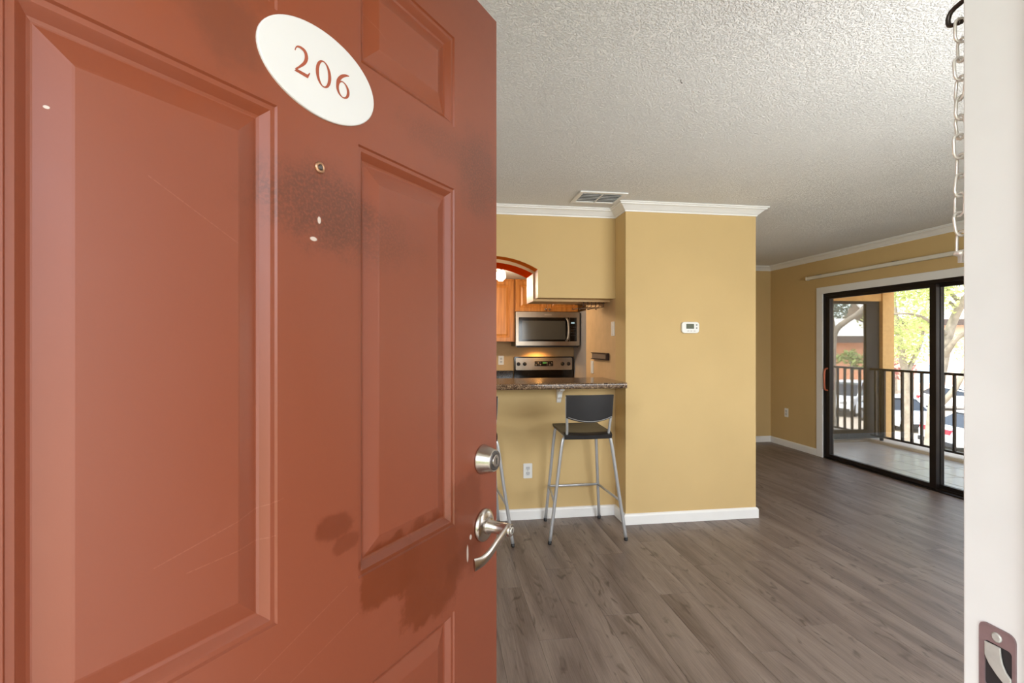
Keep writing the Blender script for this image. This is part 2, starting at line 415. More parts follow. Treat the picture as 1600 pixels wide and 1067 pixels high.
# front wall around the entrance and two added windows
wf = MB()
wf.box(XL-.12, -2.2, YX, YI, 0, CEIL); wf.box(-2.2, -.9, YX, YI, 0, .9); wf.box(-2.2, -.9, YX, YI, 2.1, CEIL); wf.box(-.9, -.50, YX, YI, 0, CEIL); wf.box(-.50, .505, YX, YI, 2.075, CEIL)
wf.box(.505, 1.3, YX, YI, 0, CEIL); wf.box(1.3, 3.2, YX, YI, 0, .9); wf.box(1.3, 3.2, YX, YI, 2.1, CEIL); wf.box(3.2, XR+.12, YX, YI, 0, CEIL)
struct(wf.build('wall_front', M_wall), 'yellow front wall with the entrance opening', 'wall')
ws = MB()
for x0, x1, z0, z1 in ((XL-.12, -2.2, -.02, 2.62), (-2.2, -.9, -.02, .9), (-2.2, -.9, 2.1, 2.62), (-.9, -.53, -.02, 2.62), (-.53, .505, 2.075, 2.62), (.505, 1.3, -.02, 2.62), (1.3, 3.2, -.02, .9), (1.3, 3.2, 2.1, 2.62), (3.2, XR+.12, -.02, 2.62)):
    ws.box(x0, x1, YX-.018, YX, z0, z1)
struct(ws.build('wall_outside', mat('walkway_stucco', (158, 138, 112), .9, var=.08, vscale=15, bump=.5, bscale=80, spec=.2)), 'tan stucco outside face of the front wall', 'wall')
w1 = thing('added_window_1', 'added unseen white framed window in the front wall beside the entrance', 'window', kind='structure')  # invented window, put in as the place of the main fill light
fr = MB(); fr.box(1.3, 3.2, .30, .36, .9, .95); fr.box(1.3, 3.2, .30, .36, 2.05, 2.1); fr.box(1.3, 1.35, .30, .36, .95, 2.05); fr.box(3.15, 3.2, .30, .36, .95, 2.05); fr.box(2.225, 2.275, .30, .36, .95, 2.05)
fr.build('window_frame', M_white, w1)
MB().box(1.35, 2.225, .325, .331, .95, 2.05).build('pane', M_glass, w1); MB().box(2.275, 3.15, .325, .331, .95, 2.05).build('pane', M_glass, w1)
w2 = thing('added_window_2', 'added unseen white framed window in the front wall behind the red door', 'window', kind='structure')  # invented too, goes with the left fill light
fr = MB(); fr.box(-2.2, -.9, .30, .36, .9, .95); fr.box(-2.2, -.9, .30, .36, 2.05, 2.1); fr.box(-2.2, -2.15, .30, .36, .95, 2.05); fr.box(-.95, -.9, .30, .36, .95, 2.05)
fr.build('window_frame', M_white, w2); MB().box(-2.15, -.95, .325, .331, .95, 2.05).build('pane', M_glass, w2)
struct(MB().box(XL-.12, XL, YI, YB+.12, 0, CEIL).build('wall_left', M_wall), 'yellow left wall of the living room', 'wall')
struct(MB().box(XL, XR+.12, YB, YB+.12, 0, CEIL).build('wall_back', M_wall), 'yellow far wall beside the balcony door', 'wall')
SY0, SY1, SZ = 2.62, 5.27, 1.95
wr = MB(); wr.box(XR, XR+.12, YI, SY0, 0, CEIL); wr.box(XR, XR+.12, SY1, YB, 0, CEIL); wr.box(XR, XR+.12, SY0, SY1, SZ, CEIL)
struct(wr.build('wall_right', M_wall), 'yellow right wall with the sliding balcony door', 'wall')

# closet block between kitchen and living room
wp = MB(); wp.cur = 0
wp.box(XP0, XP1, YP, YP+.1, 0, CEIL); wp.box(XP1-.1, XP1, YP+.1, YB, 0, CEIL)
wp.cur = 0; wp.box(XP0, XP0+.1, YP+.1, YK, 0, CEIL)
wp.cur = 1; wp.box(XP0, XP0+.1, YK, 4.54, 0, CEIL); wp.box(XP0+.1, XP1-.1, 4.44, 4.54, 0, CEIL)
struct(wp.build('wall_closet', [M_wall, M_kwall]), 'yellow closet block standing out between kitchen and living room', 'wall')
struct(MB().box(XL, XP0, YK, YK+.12, 0, 1.02).build('wall_bar', M_wall), 'low yellow bar wall under the granite counter', 'wall')
# hanging header with its arched cut-out
AX, AR, AZ = .389, .359, 1.930
def arch_pts(xc, half, spring, rise, zb, n=14):
    R = (half*half+rise*rise)/(2*rise); a = math.asin(half/R); cz = spring+rise-R
    return [(xc+half, zb)]+[(xc+R*math.sin(a-2*a*k/n), cz+R*math.cos(a-2*a*k/n)) for k in range(n+1)]+[(xc-half, zb)]
def header(y0, y1, half, spring, rise, zb, mats, name, x1=XP0):
    ap = arch_pts(AX, half, spring, rise, zb)
    poly = [(XL, zb), (XL, CEIL), (x1, CEIL), (x1, zb)]+ap
    m = MB(); m.prism(poly, y0, y1)
    nn = len(poly); base = 2                        # side faces follow the two caps
    for i in range(nn):
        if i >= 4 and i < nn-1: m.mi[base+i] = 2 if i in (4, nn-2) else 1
    return m.build(name, mats)
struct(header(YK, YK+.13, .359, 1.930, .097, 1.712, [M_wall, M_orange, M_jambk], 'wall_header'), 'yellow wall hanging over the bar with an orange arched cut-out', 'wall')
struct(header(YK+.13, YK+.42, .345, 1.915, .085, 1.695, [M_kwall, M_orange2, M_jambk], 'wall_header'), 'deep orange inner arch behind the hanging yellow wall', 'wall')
struct(MB().box(XL, XP1-.1, YK+.42, YB, 2.13, 2.18).build('ceiling_kitchen', mat('kitchen_ceiling_paint', (222, 220, 214), .8, bump=.3, bscale=80)), 'dropped white kitchen ceiling above the cabinets', 'ceiling')
struct(MB().box(XL, XP1-.1, YB-.012, YB, 0, 2.13).build('wall_kitchen', M_kwall), 'beige kitchen wall behind the range', 'wall')

# swept mouldings with mitred corners
def sweep(path, prof, first, mats, fmt, label, cat, names):
    P = [Vector((*p, 0)) for p in path]; n = len(P); rings = []
    def nr(d): return Vector((d.y, -d.x, 0))
    for i, p in enumerate(P):
        d0 = (P[i]-P[i-1]).normalized() if i else (P[1]-P[0]).normalized()
        d1 = (P[i+1]-P[i]).normalized() if i < n-1 else d0
        n0, n1 = nr(d0), nr(d1); b = n0+n1; b = b/(b.dot(n0))
        rings.append([p+b*o+Vector((0, 0, z)) for o, z in prof])
    out = []; m = len(prof)
    for i in range(n-1):
        if not names[i]: continue
        k = MB(); vs = rings[i]+rings[i+1]
        k.add(vs, [(j, (j+1) % m, m+(j+1) % m, m+j) for j in range(m)]+[tuple(range(m-1, -1, -1)), tuple(range(m, 2*m))])
        o = k.build(fmt[i], mats); struct(o, names[i], cat); out.append(o)
    return out
path = [(XL, YK), (XP0, YK), (XP0, YP), (XP1, YP), (XP1, YB), (XR, YB), (XR, YI)]
crown = [(0, CEIL-.064), (.007, CEIL-.064), (.009, CEIL-.055), (.018, CEIL-.049), (.030, CEIL-.036), (.045, CEIL-.023), (.058, CEIL-.018), (.060, CEIL-.011), (.070, CEIL-.009), (.070, CEIL), (0, CEIL)]
sweep(path, crown, 0, M_white, ['trim_1', 'trim_2', 'trim_3', 'trim_4', 'trim_5', 'trim_6'],
      '', 'crown moulding', ['white crown moulding above the arched kitchen header', 'short white crown return at the inner corner by the ceiling vent', 'white crown moulding along the top of the closet block front',
      'white crown moulding along the hidden right side of the closet block', 'white crown moulding on the far wall', 'white crown moulding above the sliding balcony door'])
basep = [(0, .001), (.015, .001), (.015, .066), (.012, .074), (.006, .080), (0, .082)]
bpath = [(XL, YK), (XP0, YK), (XP0, YP), (XP1, YP), (XP1, YB), (XR, YB), (XR, 5.35)]
sweep(bpath, basep, 0, M_white, ['baseboard_bar', 'baseboard_return', 'baseboard_closet', 'baseboard_side', 'baseboard_back', 'baseboard_right'],
      '', 'baseboard', ['white baseboard behind the stools under the bar', 'short white baseboard return beside the stool', 'white baseboard along the closet block front',
      'white baseboard along the right side of the closet block', 'white baseboard on the far wall', 'white baseboard between far corner and balcony door'])
sweep([(XR, 2.5), (XR, YI), ], basep, 0, M_white, ['baseboard_window'], '', 'baseboard', ['white baseboard on the right wall before the balcony door'])

# casing of the sliding door
cs = MB(); cs.box(XR-.016, XR, SY1-.015, SY1+.08, 0, SZ+.07); cs.box(XR-.016, XR, SY0-.08, SY1-.015, SZ-.008, SZ+.07); cs.box(XR-.016, XR, SY0-.08, SY0+.015, 0, SZ-.008)
struct(cs.build('trim_7', M_white, bevel=.003), 'white flat casing framing the sliding balcony door', 'door casing')

# sliding balcony door
d2 = thing('door_2', 'dark bronze sliding glass door opening to the balcony', 'sliding door', kind='structure')
f = MB(); f.box(XR+.004, XR+.118, SY1-.035, SY1, .0, SZ); f.box(XR+.004, XR+.118, SY0, SY0+.035, 0, SZ); f.box(XR+.004, XR+.118, SY0+.035, SY1-.035, SZ-.04, SZ)
f.build('frame', M_bronze, d2, bevel=.002)
t = MB(); t.box(XR-.012, XR+.118, SY0+.035, SY1-.035, 0, .012); t.box(XR+.028, XR+.034, SY0+.035, SY1-.035, .012, .028); t.box(XR+.078, XR+.084, SY0+.035, SY1-.035, .012, .028)
t.build('sill_track', M_bronze, d2)
def sash(y0, y1, x, wl, wr):
    s_ = MB()
    s_.box(x, x+.04, y1-wl, y1, .014, SZ-.04); s_.box(x, x+.04, y0, y0+wr, .014, SZ-.04)
    s_.box(x, x+.04, y0+wr, y1-wl, .014, .055); s_.box(x, x+.04, y0+wr, y1-wl, SZ-.075, SZ-.04)
    o = s_.build('sash', M_bronze, d2, bevel=.002)
    MB().box(x+.017, x+.023, y0+wr, y1-wl, .055, SZ-.075).build('pane', M_glass, o)
    return o
s1 = sash(3.925, SY1-.036, XR+.012, .055, .062)
s2 = sash(SY0+.036, 3.99, XR+.062, .065, .055)
hd = MB(); hd.tube(smooth_path([(XR+.012, SY1-.062, 1.06), (XR-.022, SY1-.062, 1.045), (XR-.03, SY1-.062, .98), (XR-.03, SY1-.062, .88), (XR-.022, SY1-.062, .815), (XR+.012, SY1-.062, .80)], 4), .011, 8)
o = hd.build('door_handle', M_hall, s1); o['label'] = 'copper-coloured pull handle'

# entrance jambs
jb = MB(); jb.box(.482, .505, YX-.02, YF, 0, 2.075)
jr = struct(jb.build('trim_8', M_jamb, bevel=.0015), 'white painted door jamb at the right edge of the entrance', 'door jamb')
MB().box(.474, .482, YX+.02, .338, 0, 2.055).build('door_stop', M_jamb, jr)
sp = MB()
outer = []
for cx, cy, a0 in ((.379-.006, 1.115-.006, 0), (.3505+.006, 1.115-.006, 90), (.3505+.006, 1.046+.006, 180), (.379-.006, 1.046+.006, 270)):
    outer += [(cx+.006*math.cos(math.radians(a0+22.5*k)), cy+.006*math.sin(math.radians(a0+22.5*k))) for k in range(5)]
hole = []
for cx, cy, a0 in ((.3745-.003, 1.100-.003, 0), (.353+.003, 1.100-.003, 90), (.353+.003, 1.060+.003, 180), (.3745-.003, 1.060+.003, 270)):
    hole += [(cx+.003*math.cos(math.radians(a0+22.5*k)), cy+.003*math.sin(math.radians(a0+22.5*k))) for k in range(5)]
R1 = [Vector((.482, a, b)) for a, b in outer]; R2 = [Vector((.4803, a, b)) for a, b in outer]; R3 = [Vector((.4803, a, b)) for a, b in hole]; R4 = [Vector((.4818, a, b)) for a, b in hole]
sp.rings([R1, R2, R3, R4], close_last=False)
plate = sp.build('strike_plate', mat('tarnished_bronze', (132, 110, 112), .4, .15, var=.12, vscale=60), jr); plate['label'] = 'tarnished brown strike plate'
MB().rings([[Vector((.4817, a, b)) for a, b in hole]]).build('bolt_hole', mat('bolt_hole_dark', (40, 34, 36), .8), plate)
tgo = MB()
tr = [(.3737, 1.0988), (.3612, 1.0996), (.3606, 1.0925), (.3592, 1.0860), (.3566, 1.0810), (.3530, 1.0775), (.3530, 1.0665), (.3580, 1.0700), (.3640, 1.0745), (.3700, 1.0805), (.3737, 1.0870)]
tgo.prism(tr, .4790, .4806, 'x'); tgo.build('strike_tongue', mat('pale_tongue', (186, 186, 182), .4, .25, var=.1, vscale=80), plate, bevel=.0006)
scr = MB(); scr.lathe([(.0042, 0), (.0042, .0006), (.003, .0012)], Matrix.Translation((.4804, .3645, 1.1068)) @ Matrix.Rotation(-PI/2, 4, 'Y'), 12); scr.build('screw', bpy.data.materials['pale_tongue'], plate)
jl = MB(); jl.box(-.53, -.50, YX-.02, YF, 0, 2.075)
struct(jl.build('trim_9', M_jamb), 'white painted hinge-side jamb hidden behind the red door', 'door jamb')
jt = MB(); jt.box(-.50, .482, YX-.02, YF, 2.052, 2.075)
struct(jt.build('trim_10', M_jamb), 'white painted head jamb above the entrance', 'door jamb')
ca = MB(); ca.box(.505, .565, YI, YF, 0, 2.12)
struct(ca.build('trim_11', M_jamb, bevel=.002), 'white inside casing on the latch side of the entrance', 'door casing')

# walkway outside the entrance
struct(MB().box(-4, 6, -1.6, YX, -.18, -.02).build('floor_walkway', M_conc), 'concrete walkway slab outside the entrance', 'walkway')
struct(MB().box(-4, 6, -1.3, YX, 2.62, 2.78).build('ceiling_walkway', M_white), 'white soffit above the walkway', 'soffit')
struct(MB().box(XL-.3, XR+.12, YX, YB+4, CEIL+.16, CEIL+.4).build('roof', M_stucco), 'roof slab over the apartment', 'roof')

# ------------------------------------------------------------------ entrance door (local x: hinge -> latch, local -y: outside face)
DW, DH, DT = .91, 2.045, .044
d1 = thing('door_1', 'brick-red six-panel entrance door standing open with oval number plate', 'door', (-.428, .313, 0), math.atan2(.8, .6), kind='structure')
xs = [0, .153, .391, .520, .757, DW]; zs = [.008, .25, .867, 1.026, 1.648, 1.762, 1.928, DH]
sl = MB()
for i in range(5):
    for j in range(7):
        if i in (1, 3) and j in (1, 3, 5): continue
        a, b, c_, d_ = xs[i], xs[i+1], zs[j], zs[j+1]
        sl.add([(a, 0, c_), (b, 0, c_), (b, 0, d_), (a, 0, d_)], [(0, 1, 2, 3)])
sl.add([(0, 0, zs[0]), (DW, 0, zs[0]), (DW, 0, DH), (0, 0, DH), (0, DT, zs[0]), (DW, DT, zs[0]), (DW, DT, DH), (0, DT, DH)],
       [(0, 4, 5, 1), (1, 5, 6, 2), (2, 6, 7, 3), (3, 7, 4, 0), (5, 4, 7, 6)])
slo = sl.build('door_slab', M_door, d1, recalc=False)
prof = [(0, 0), (.0020, .0028), (.0075, .0030), (.0095, .0046), (.0165, .0108), (.0195, .0120), (.0210, .0120), (.0440, .0045), (.0462, .0040), (.0475, .0040)]
for i in (1, 3):
    for j in (1, 3, 5):
        a, b, c_, d_ = xs[i], xs[i+1], zs[j], zs[j+1]
        p = MB(); p.rings([[(a+o, y, c_+o), (b-o, y, c_+o), (b-o, y, d_-o), (a+o, y, d_-o)] for o, y in prof])
        p.build('door_panel', M_door, d1, recalc=False)
# oval number plate with 206
pc = Vector((DW-.4546, 0, 1.716)); pa, pb = .0925, .0575
pl = MB(); N = 64
def el(k, ra, rb, y): return (pc.x+ra*math.cos(2*PI*k/N), y, pc.z+rb*math.sin(2*PI*k/N))
pl.rings([[el(k, pa, pb, 0) for k in range(N)], [el(k, pa, pb, -.0025) for k in range(N)], [el(k, pa-.0012, pb-.0012, -.0034) for k in range(N)]])
plo = pl.build('number_plate', M_plaque, d1); plo['label'] = 'white oval plate reading 206'
def ribbon(m, left, right, y):
    n = len(left)
    m.add([(p[0], y, p[1]) for p in left]+[(p[0], y, p[1]) for p in right], [(i, i+1, n+i+1, n+i) for i in range(n-1)])
def stroke(m, pts, ws, y, n=8):
    c_ = smooth_path([(p[0], 0, p[1]) for p in pts], n); k = len(c_); wl_ = []
    for i in range(k):
        t = i/(k-1)*(len(ws)-1); a = int(min(t, len(ws)-2)); wl_.append(ws[a]+(ws[a+1]-ws[a])*(t-a))
    L_, R_ = [], []
    for i in range(k):
        d = (c_[min(i+1, k-1)]-c_[max(i-1, 0)]).normalized(); nn = Vector((-d.z, 0, d.x))
        q = c_[i]+nn*wl_[i]/2; L_.append((q.x, q.z)); q = c_[i]-nn*wl_[i]/2; R_.append((q.x, q.z))
    ribbon(m, L_, R_, y)
def ring(m, cx, cz, a, b, ai, bi, y, tilt=0, n=40):
    L_ = []; R_ = []
    for k in range(n+1):
        t = 2*PI*k/n
        L_.append((cx+a*math.cos(t), cz+b*math.sin(t)))
        R_.append((cx+ai*math.cos(t+tilt), cz+bi*math.sin(t+tilt)))
    ribbon(m, L_, R_, y)
DY = -.0037; gx, gz = pc.x-.0005, pc.z-.017; dh = .0345
m = MB(); bx = gx-.0435                            # 2
stroke(m, [(bx+.001, gz+.026), (bx+.0035, gz+.0315), (bx+.009, gz+dh-.001), (bx+.0155, gz+.0318), (bx+.0178, gz+.0255), (bx+.0152, gz+.0175), (bx+.008, gz+.009), (bx+.0015, gz+.0028)], [.0012, .0016, .0032, .0050, .0052, .0040, .0026, .0016], DY)
m.add([(bx, DY, gz+.0005), (bx+.020, DY, gz), (bx+.0235, DY, gz+.0078), (bx+.0222, DY, gz+.0082), (bx+.0195, DY, gz+.0046), (bx+.004, DY, gz+.0044)], [(0, 1, 2, 3, 4, 5)])
m.build('digit', M_digit, plo)
m = MB(); ring(m, gx+.001, gz+dh/2-.0003, .0125, dh/2+.0002, .0074, dh/2-.0016, DY, .0); m.build('digit', M_digit, plo)
m = MB(); cx6 = gx+.0335                           # 6
ring(m, cx6, gz+.0112, .0118, .0114, .0070, .0098, DY)
stroke(m, [(cx6-.0095, gz+.011), (cx6-.0085, gz+.0195), (cx6-.003, gz+.0275), (cx6+.004, gz+.0325), (cx6+.011, gz+.0350)], [.0046, .0050, .0046, .0034, .0012], DY-.0001)
m.build('digit', M_digit, plo)
# peephole
MR = Matrix.Rotation(PI/2, 4, 'X')                 # local z -> -y (out of the door)
def out(x_, z_): return Matrix.Translation((x_, 0, z_)) @ MR
ph = MB(); ph.lathe([(.0078, 0), (.0078, .0012), (.0066, .0026), (.0046, .0030), (.0040, .0016)], out(DW-.4575, 1.593), 20)
pho = ph.build('peephole', mat('brass_ring', (196, 150, 120), .3, .8), d1)
q = MB(); q.lathe([(.0040, .0010), (.0038, .0026), (.0022, .0034)], out(DW-.4575, 1.593), 16); q.build('lens', mat('peephole_lens', (70, 60, 56), .1), pho)
# deadbolt
bx_, bz_ = DW-.056, 1.128
db = MB(); db.lathe([(.0300, 0), (.0300, .002), (.0292, .004), (.0225, .0275), (.0215, .0295), (.0205, .030), (.0195, .0292)], out(bx_, bz_), 40)
dbo = db.build('deadbolt', M_nickel, d1)
q = MB(); q.lathe([(.0195, .0285), (.0195, .0300), (.0175, .0306)], out(bx_, bz_), 32); q.build('cylinder_ring', mat('dark_nickel', (120, 116, 116), .3, .9), dbo)
q = MB(); q.lathe([(.0120, .0300), (.0120, .0322), (.0112, .0330)], out(bx_, bz_), 28); cy = q.build('lock_cylinder', M_nickel, dbo)
q = MB(); q.box(bx_-.0012, bx_+.0012, -.0334, -.0328, bz_-.006, bz_+.006); q.build('keyhole', M_black, dbo)
# lever handle
lx, lz = DW-.053, .994
lv = thing('door_lever', '', ''); del lv['label']; del lv['category']; lv.parent = d1
q = MB(); q.lathe([(.0330, 0), (.0330, .003), (.0315, .0065), (.0250, .0095), (.0190, .011), (.0150, .0115)], out(lx, lz), 40); q.build('rosette', M_nickel, lv)
q = MB(); q.lathe([(.0160, .0105), (.0160, .015), (.0125, .0165), (.0118, .048), (.0122, .052), (.0122, .064), (.0110, .066)], out(lx, lz), 28); q.build('neck', M_nickel, lv)
q = MB(); q.lathe([(.0072, .066), (.0072, .0672), (.0060, .0678)], out(lx, lz), 20); kc = q.build('key_cylinder', mat('pale_nickel', (224, 220, 214), .3, .8), lv)
q = MB(); q.box(lx-.0008, lx+.0008, -.0684, -.0677, lz-.004, lz+.004); q.build('keyhole', M_black, lv)
hp = smooth_path([(lx+.004, -.057, lz+.003), (lx-.012, -.058, lz+.001), (lx-.040, -.0575, lz-.009), (lx-.068, -.056, lz-.022), (lx-.088, -.052, lz-.029), (lx-.104, -.046, lz-.031)], 5)
q = MB(); nseg = len(hp); rl = []
for i, p in enumerate(hp):
    t_ = i/(nseg-1); hh = .0105*(1-.25*math.sin(PI*t_))+.0018*t_; ww = .0055-.0025*t_
    d = (hp[min(i+1, nseg-1)]-hp[max(i-1, 0)]).normalized(); up = Vector((0, -d.z*0, 1)); up = (up-d*up.dot(d)).normalized(); sd_ = d.cross(up)
    rl.append([p+up*hh*math.cos(a)*(1 if abs(math.cos(a)) > .3 else 1)+sd_*ww*math.sin(a) for a in [2*PI*k/14 for k in range(14)]])
vs = [p for r in rl for p in r]; fs = []
for i in range(nseg-1):
    for k in range(14):
        fs.append((i*14+k, i*14+(k+1) % 14, (i+1)*14+(k+1) % 14, (i+1)*14+k))
q.add(vs, fs, True); q.add(rl[0], [tuple(range(14))]); q.add(rl[-1], [tuple(range(14))])
q.build('lever', M_nickel, lv)
# hinges and edge latch (seen only from the other side)
for hz in (.25, 1.05, 1.82):
    q = MB(); q.tube([(-.004, DT+.004, hz-.045), (-.004, DT+.004, hz+.045)], .006, 10); q.build('hinge', M_nickel, d1)
q = MB(); q.box(DW, DW+.0012, .010, .034, lz-.028, lz+.028); q.box(DW, DW+.0012, .010, .034, bz_-.028, bz_+.028); q.build('latch_plate', M_nickel, d1)

# ------------------------------------------------------------------ door chain on the inside casing
ch = thing('door_chain', 'brass-white security chain hanging at the top right inside the entrance', 'door chain', (.5015, YF, 1.68))
M_chain = mat('chain_nickel', (226, 223, 218), .28, .45)
q = MB(); q.rbox(-.008, .026, -.0, .006, .0, .075, r=.006); q.build('anchor_plate', mat('antique_bracket', (120, 112, 106), .35, .8), ch)
q = MB(); q.tube(smooth_path([(-.006, .004, .012), (-.006, .022, .008), (-.006, .024, -.004), (-.006, .012, -.008)], 4), .0022, 8); q.build('hook', mat('dark_hook', (70, 64, 60), .35, .8), ch)
def link_mesh():
    L, Wd = .0105, .0052; pts = []
    for k in range(6): a = PI*k/5; pts.append((Wd*math.cos(a), 0, L-Wd+Wd*math.sin(a)+.001))
    for k in range(6): a = PI+PI*k/5; pts.append((Wd*math.cos(a), 0, -L+Wd+Wd*math.sin(a)-.001))
    m = MB(); m.tube(pts, .0014, 6, closed=True); return m.mesh('chain_link', M_chain)
lm = link_mesh(); zc = -.016
for k in range(12):
    o = link_copy('chain_link', lm, ch, (-.0065+.0012*math.sin(k*1.9), .0125, zc)); o.rotation_euler = (.06*math.sin(k*2.3), .10*math.sin(k*1.7), (math.radians(75) if k % 2 else math.radians(-12))+.3*math.sin(k*3.1)); zc -= .0186
q = MB(); q.lathe([(.0028, 0), (.0028, .006), (.006, .007), (.006, .010), (.002, .012)], Matrix.Translation((-.0065, .012, zc)) , 12); q.build('slide_knob', M_chain, ch)

# ------------------------------------------------------------------ bar counter and stools
ct = MB(); ct.rbox(XL, XP0-.001, 3.495, 4.08, 1.022, 1.066, r=.014, axis='x', n=5)
tag(ct.build('bar_counter', M_gran), 'speckled brown granite bar counter on the low yellow wall', 'countertop')
cb = MB(); cb.prism([(YK, .895), (YK, 1.021), (YK-.125, 1.021), (YK-.125, 1.000), (YK-.105, .995), (YK-.070, .985), (YK-.048, .965), (YK-.040, .940), (YK-.022, .925), (YK-.012, .905)], .895, .930, 'x')
tag(cb.build('counter_bracket', M_white, bevel=.003), 'small white corbel bracket under the granite counter', 'bracket')

def bar_stool(loc, label):
    st = thing('bar_stool', label, 'bar stool', loc, 0, 'bar stools at the granite counter')
    r = .0115
    nl, nr, fl, fr_ = (-.267, -.215, 0), (.267, -.228, 0), (-.205, .215, 0), (.221, .215, 0)
    TL, TR, BL, BR = (-.178, -.215, .715), (.160, -.215, .715), (-.150, .130, .722), (.165, .130, .722)
    def leg(foot, top, inner):
        f_, t_ = Vector(foot), Vector(top)
        p = [f_+Vector((0,0,.012)), f_+(t_-f_)*.5, f_+(t_-f_)*.93, t_+Vector(((inner[0]-t_.x)*.12, (inner[1]-t_.y)*.03, .004)), t_+Vector(((inner[0]-t_.x)*.28, (inner[1]-t_.y)*.10, .012))]
        q = MB(); q.tube(smooth_path(p, 5), r, 10); o = q.build('leg', M_chrome, st)
        q = MB(); q.lathe([(.0125, .0), (.0130, .004), (.0130, .022)], Matrix.Translation(f_), 12); q.build('rubber_foot', M_black, o)
    leg(nl, TL, (-.05, .0)); leg(nr, TR, (.05, .0)); leg(fl, BL, (-.05, 0)); leg(fr_, BR, (.05, 0))
    def on(foot, top, z): f_, t_ = Vector(foot), Vector(top); return f_+(t_-f_)*(z/t_.z)
    q = MB(); q.tube([on(nl, TL, .275), on(fl, BL, .275)], .0085, 8); q.build('footrest_bar', M_chrome, st)
    q = MB(); q.tube([on(nr, TR, .275), on(fr_, BR, .275)], .0085, 8); q.build('footrest_bar', M_chrome, st)
    q = MB(); q.tube([on(fl, BL, .275), on(fr_, BR, .275)], .0095, 8); q.build('footrest_bar', M_chrome, st)
    for s_, a, b in ((-1, TL, BL), (1, TR, BR)):
        q = MB(); q.tube([Vector((a[0]+.02*-s_, a[1]+.01, .728)), Vector((b[0]-.008*s_, b[1], .728))], r*.9, 8); q.build('seat_rail', M_chrome, st)
    # seat: gently dished plastic shell
    nx, ny = 10, 10; top = []; bot = []
    for j in range(ny+1):
        for i in range(nx+1):
            u, v = i/nx*2-1, j/ny
            xw = .167+.008*v; e = 1-(max(0, abs(u)-.86)/.14)**2*.0
            X = u*xw-.006+.014*v; Y = -.262+.405*v+(.012*(u*u) if j == 0 else 0)
            Z = .752-.010*(1-u*u)*math.sin(PI*v)-(.016 if j in (0,) else 0)+(.004 if j == ny else 0)
            top.append((X, Y, Z)); bot.append((X*.985, Y+(.006 if j == 0 else -.004 if j == ny else 0), Z-(.020 if j else .026)))
    W_ = nx+1; q = MB(); fs = []
    for j in range(ny):
        for i in range(nx): fs.append((j*W_+i, j*W_+i+1, (j+1)*W_+i+1, (j+1)*W_+i))
    q.add(top, fs, True); q.add(bot, [f_[::-1] for f_ in fs], True)
    def skirt(idx):
        for a, b in zip(idx[:-1], idx[1:]): q.add([top[a], top[b], bot[b], bot[a]], [(0, 1, 2, 3)])
    skirt([i for i in range(W_)]); skirt([ny*W_+i for i in range(W_)]); skirt([j*W_ for j in range(ny+1)]); skirt([j*W_+nx for j in range(ny+1)])
    q.build('seat', M_seat, st)
    for s_, xb in ((-1, -.152), (1, .140)):
        q = MB(); q.tube(smooth_path([(xb-.004*s_, -.200, .722), (xb, -.228, .735), (xb+.003*s_, -.246, .80), (xb+.010*s_, -.262, .90), (xb+.013*s_, -.272, 1.0)], 4), .0095, 8); q.build('back_post', M_chrome, st)
    # backrest: curved shell, rounded bottom edge
    nx, nz = 12, 6; fr1 = []; bk = []
    for j in range(nz+1):
        for i in range(nx+1):
            u, v = i/nx*2-1, j/nz
            zb = .858-.032*(1-u*u); Z = zb+(1.012-zb)*v; X = u*(.160+.004*v)-.006
            Y = -.262-.018*v+.020*u*u*-1+.02
            Y = -.268-.018*v-.014*(1-u*u)+.010
            fr1.append((X, Y-.011, Z)); bk.append((X, Y+.011, Z))
    W_ = nx+1; q = MB(); fs = []
    for j in range(nz):
        for i in range(nx): fs.append((j*W_+i, j*W_+i+1, (j+1)*W_+i+1, (j+1)*W_+i))
    q.add(fr1, fs, True); q.add(bk, [f_[::-1] for f_ in fs], True)
    def sk(idx):
        for a, b in zip(idx[:-1], idx[1:]): q.add([fr1[a], fr1[b], bk[b], bk[a]], [(0, 1, 2, 3)])
    sk(range(W_)); sk([nz*W_+i for i in range(W_)]); sk([j*W_ for j in range(nz+1)]); sk([j*W_+nx for j in range(nz+1)])
    br = q.build('backrest', M_seat, st)
    # moulded rim around the rear of the backrest
    rim = [(u*.152-.006, -.286-.014*(1-u*u), .866-.030*(1-u*u)) for u in [k/8-1 for k in range(17)]]
    q = MB(); q.tube(rim, .0022, 6); q.build('backrest_rim', mat('grey_rim', (150, 148, 146), .4), br)
    return st
bar_stool((1.000, 3.478, 0), 'black and silver bar stool standing clear of the door at the counter')
bar_stool((.213, 3.483, 0), 'bar stool mostly hidden behind the red door, one silver leg showing')

# ------------------------------------------------------------------ kitchen
def cabinet_door(parent, x0, x1, y, z0, z1, knob=None):
    d = MB(); pr = [(0, 0), (0, -.018), (.003, -.020), (.048, -.020), (.052, -.016), (.058, -.010), (.066, -.010), (.085, -.018), (.09, -.018)]
    lim = min(x1-x0, z1-z0)/2-.004; pr = [(min(o, lim), dy) for o, dy in pr]
    d.rings([[(x0+o, y+dy, z0+o), (x1-o, y+dy, z0+o), (x1-o, y+dy, z1-o), (x0+o, y+dy, z1-o)] for o, dy in pr])
    o = d.build('door', M_cab, parent)
    if knob:
        k = MB(); k.lathe([(.005, 0), (.005, .012), (.013, .016), (.014, .022), (.009, .027)], Matrix.Translation((knob[0], y-.020, knob[1])) @ MR, 16); k.build('knob', M_nickel, o)
    return o
CF = 5.87                                           # front of upper cabinet boxes
c = thing('upper_cabinet', 'honey maple double-door cabinet above the microwave', 'kitchen cabinet', (0, 0, 0))
MB().box(.893, 1.670, CF, YB-.016, 1.737, 2.128).build('body', M_cab, c)
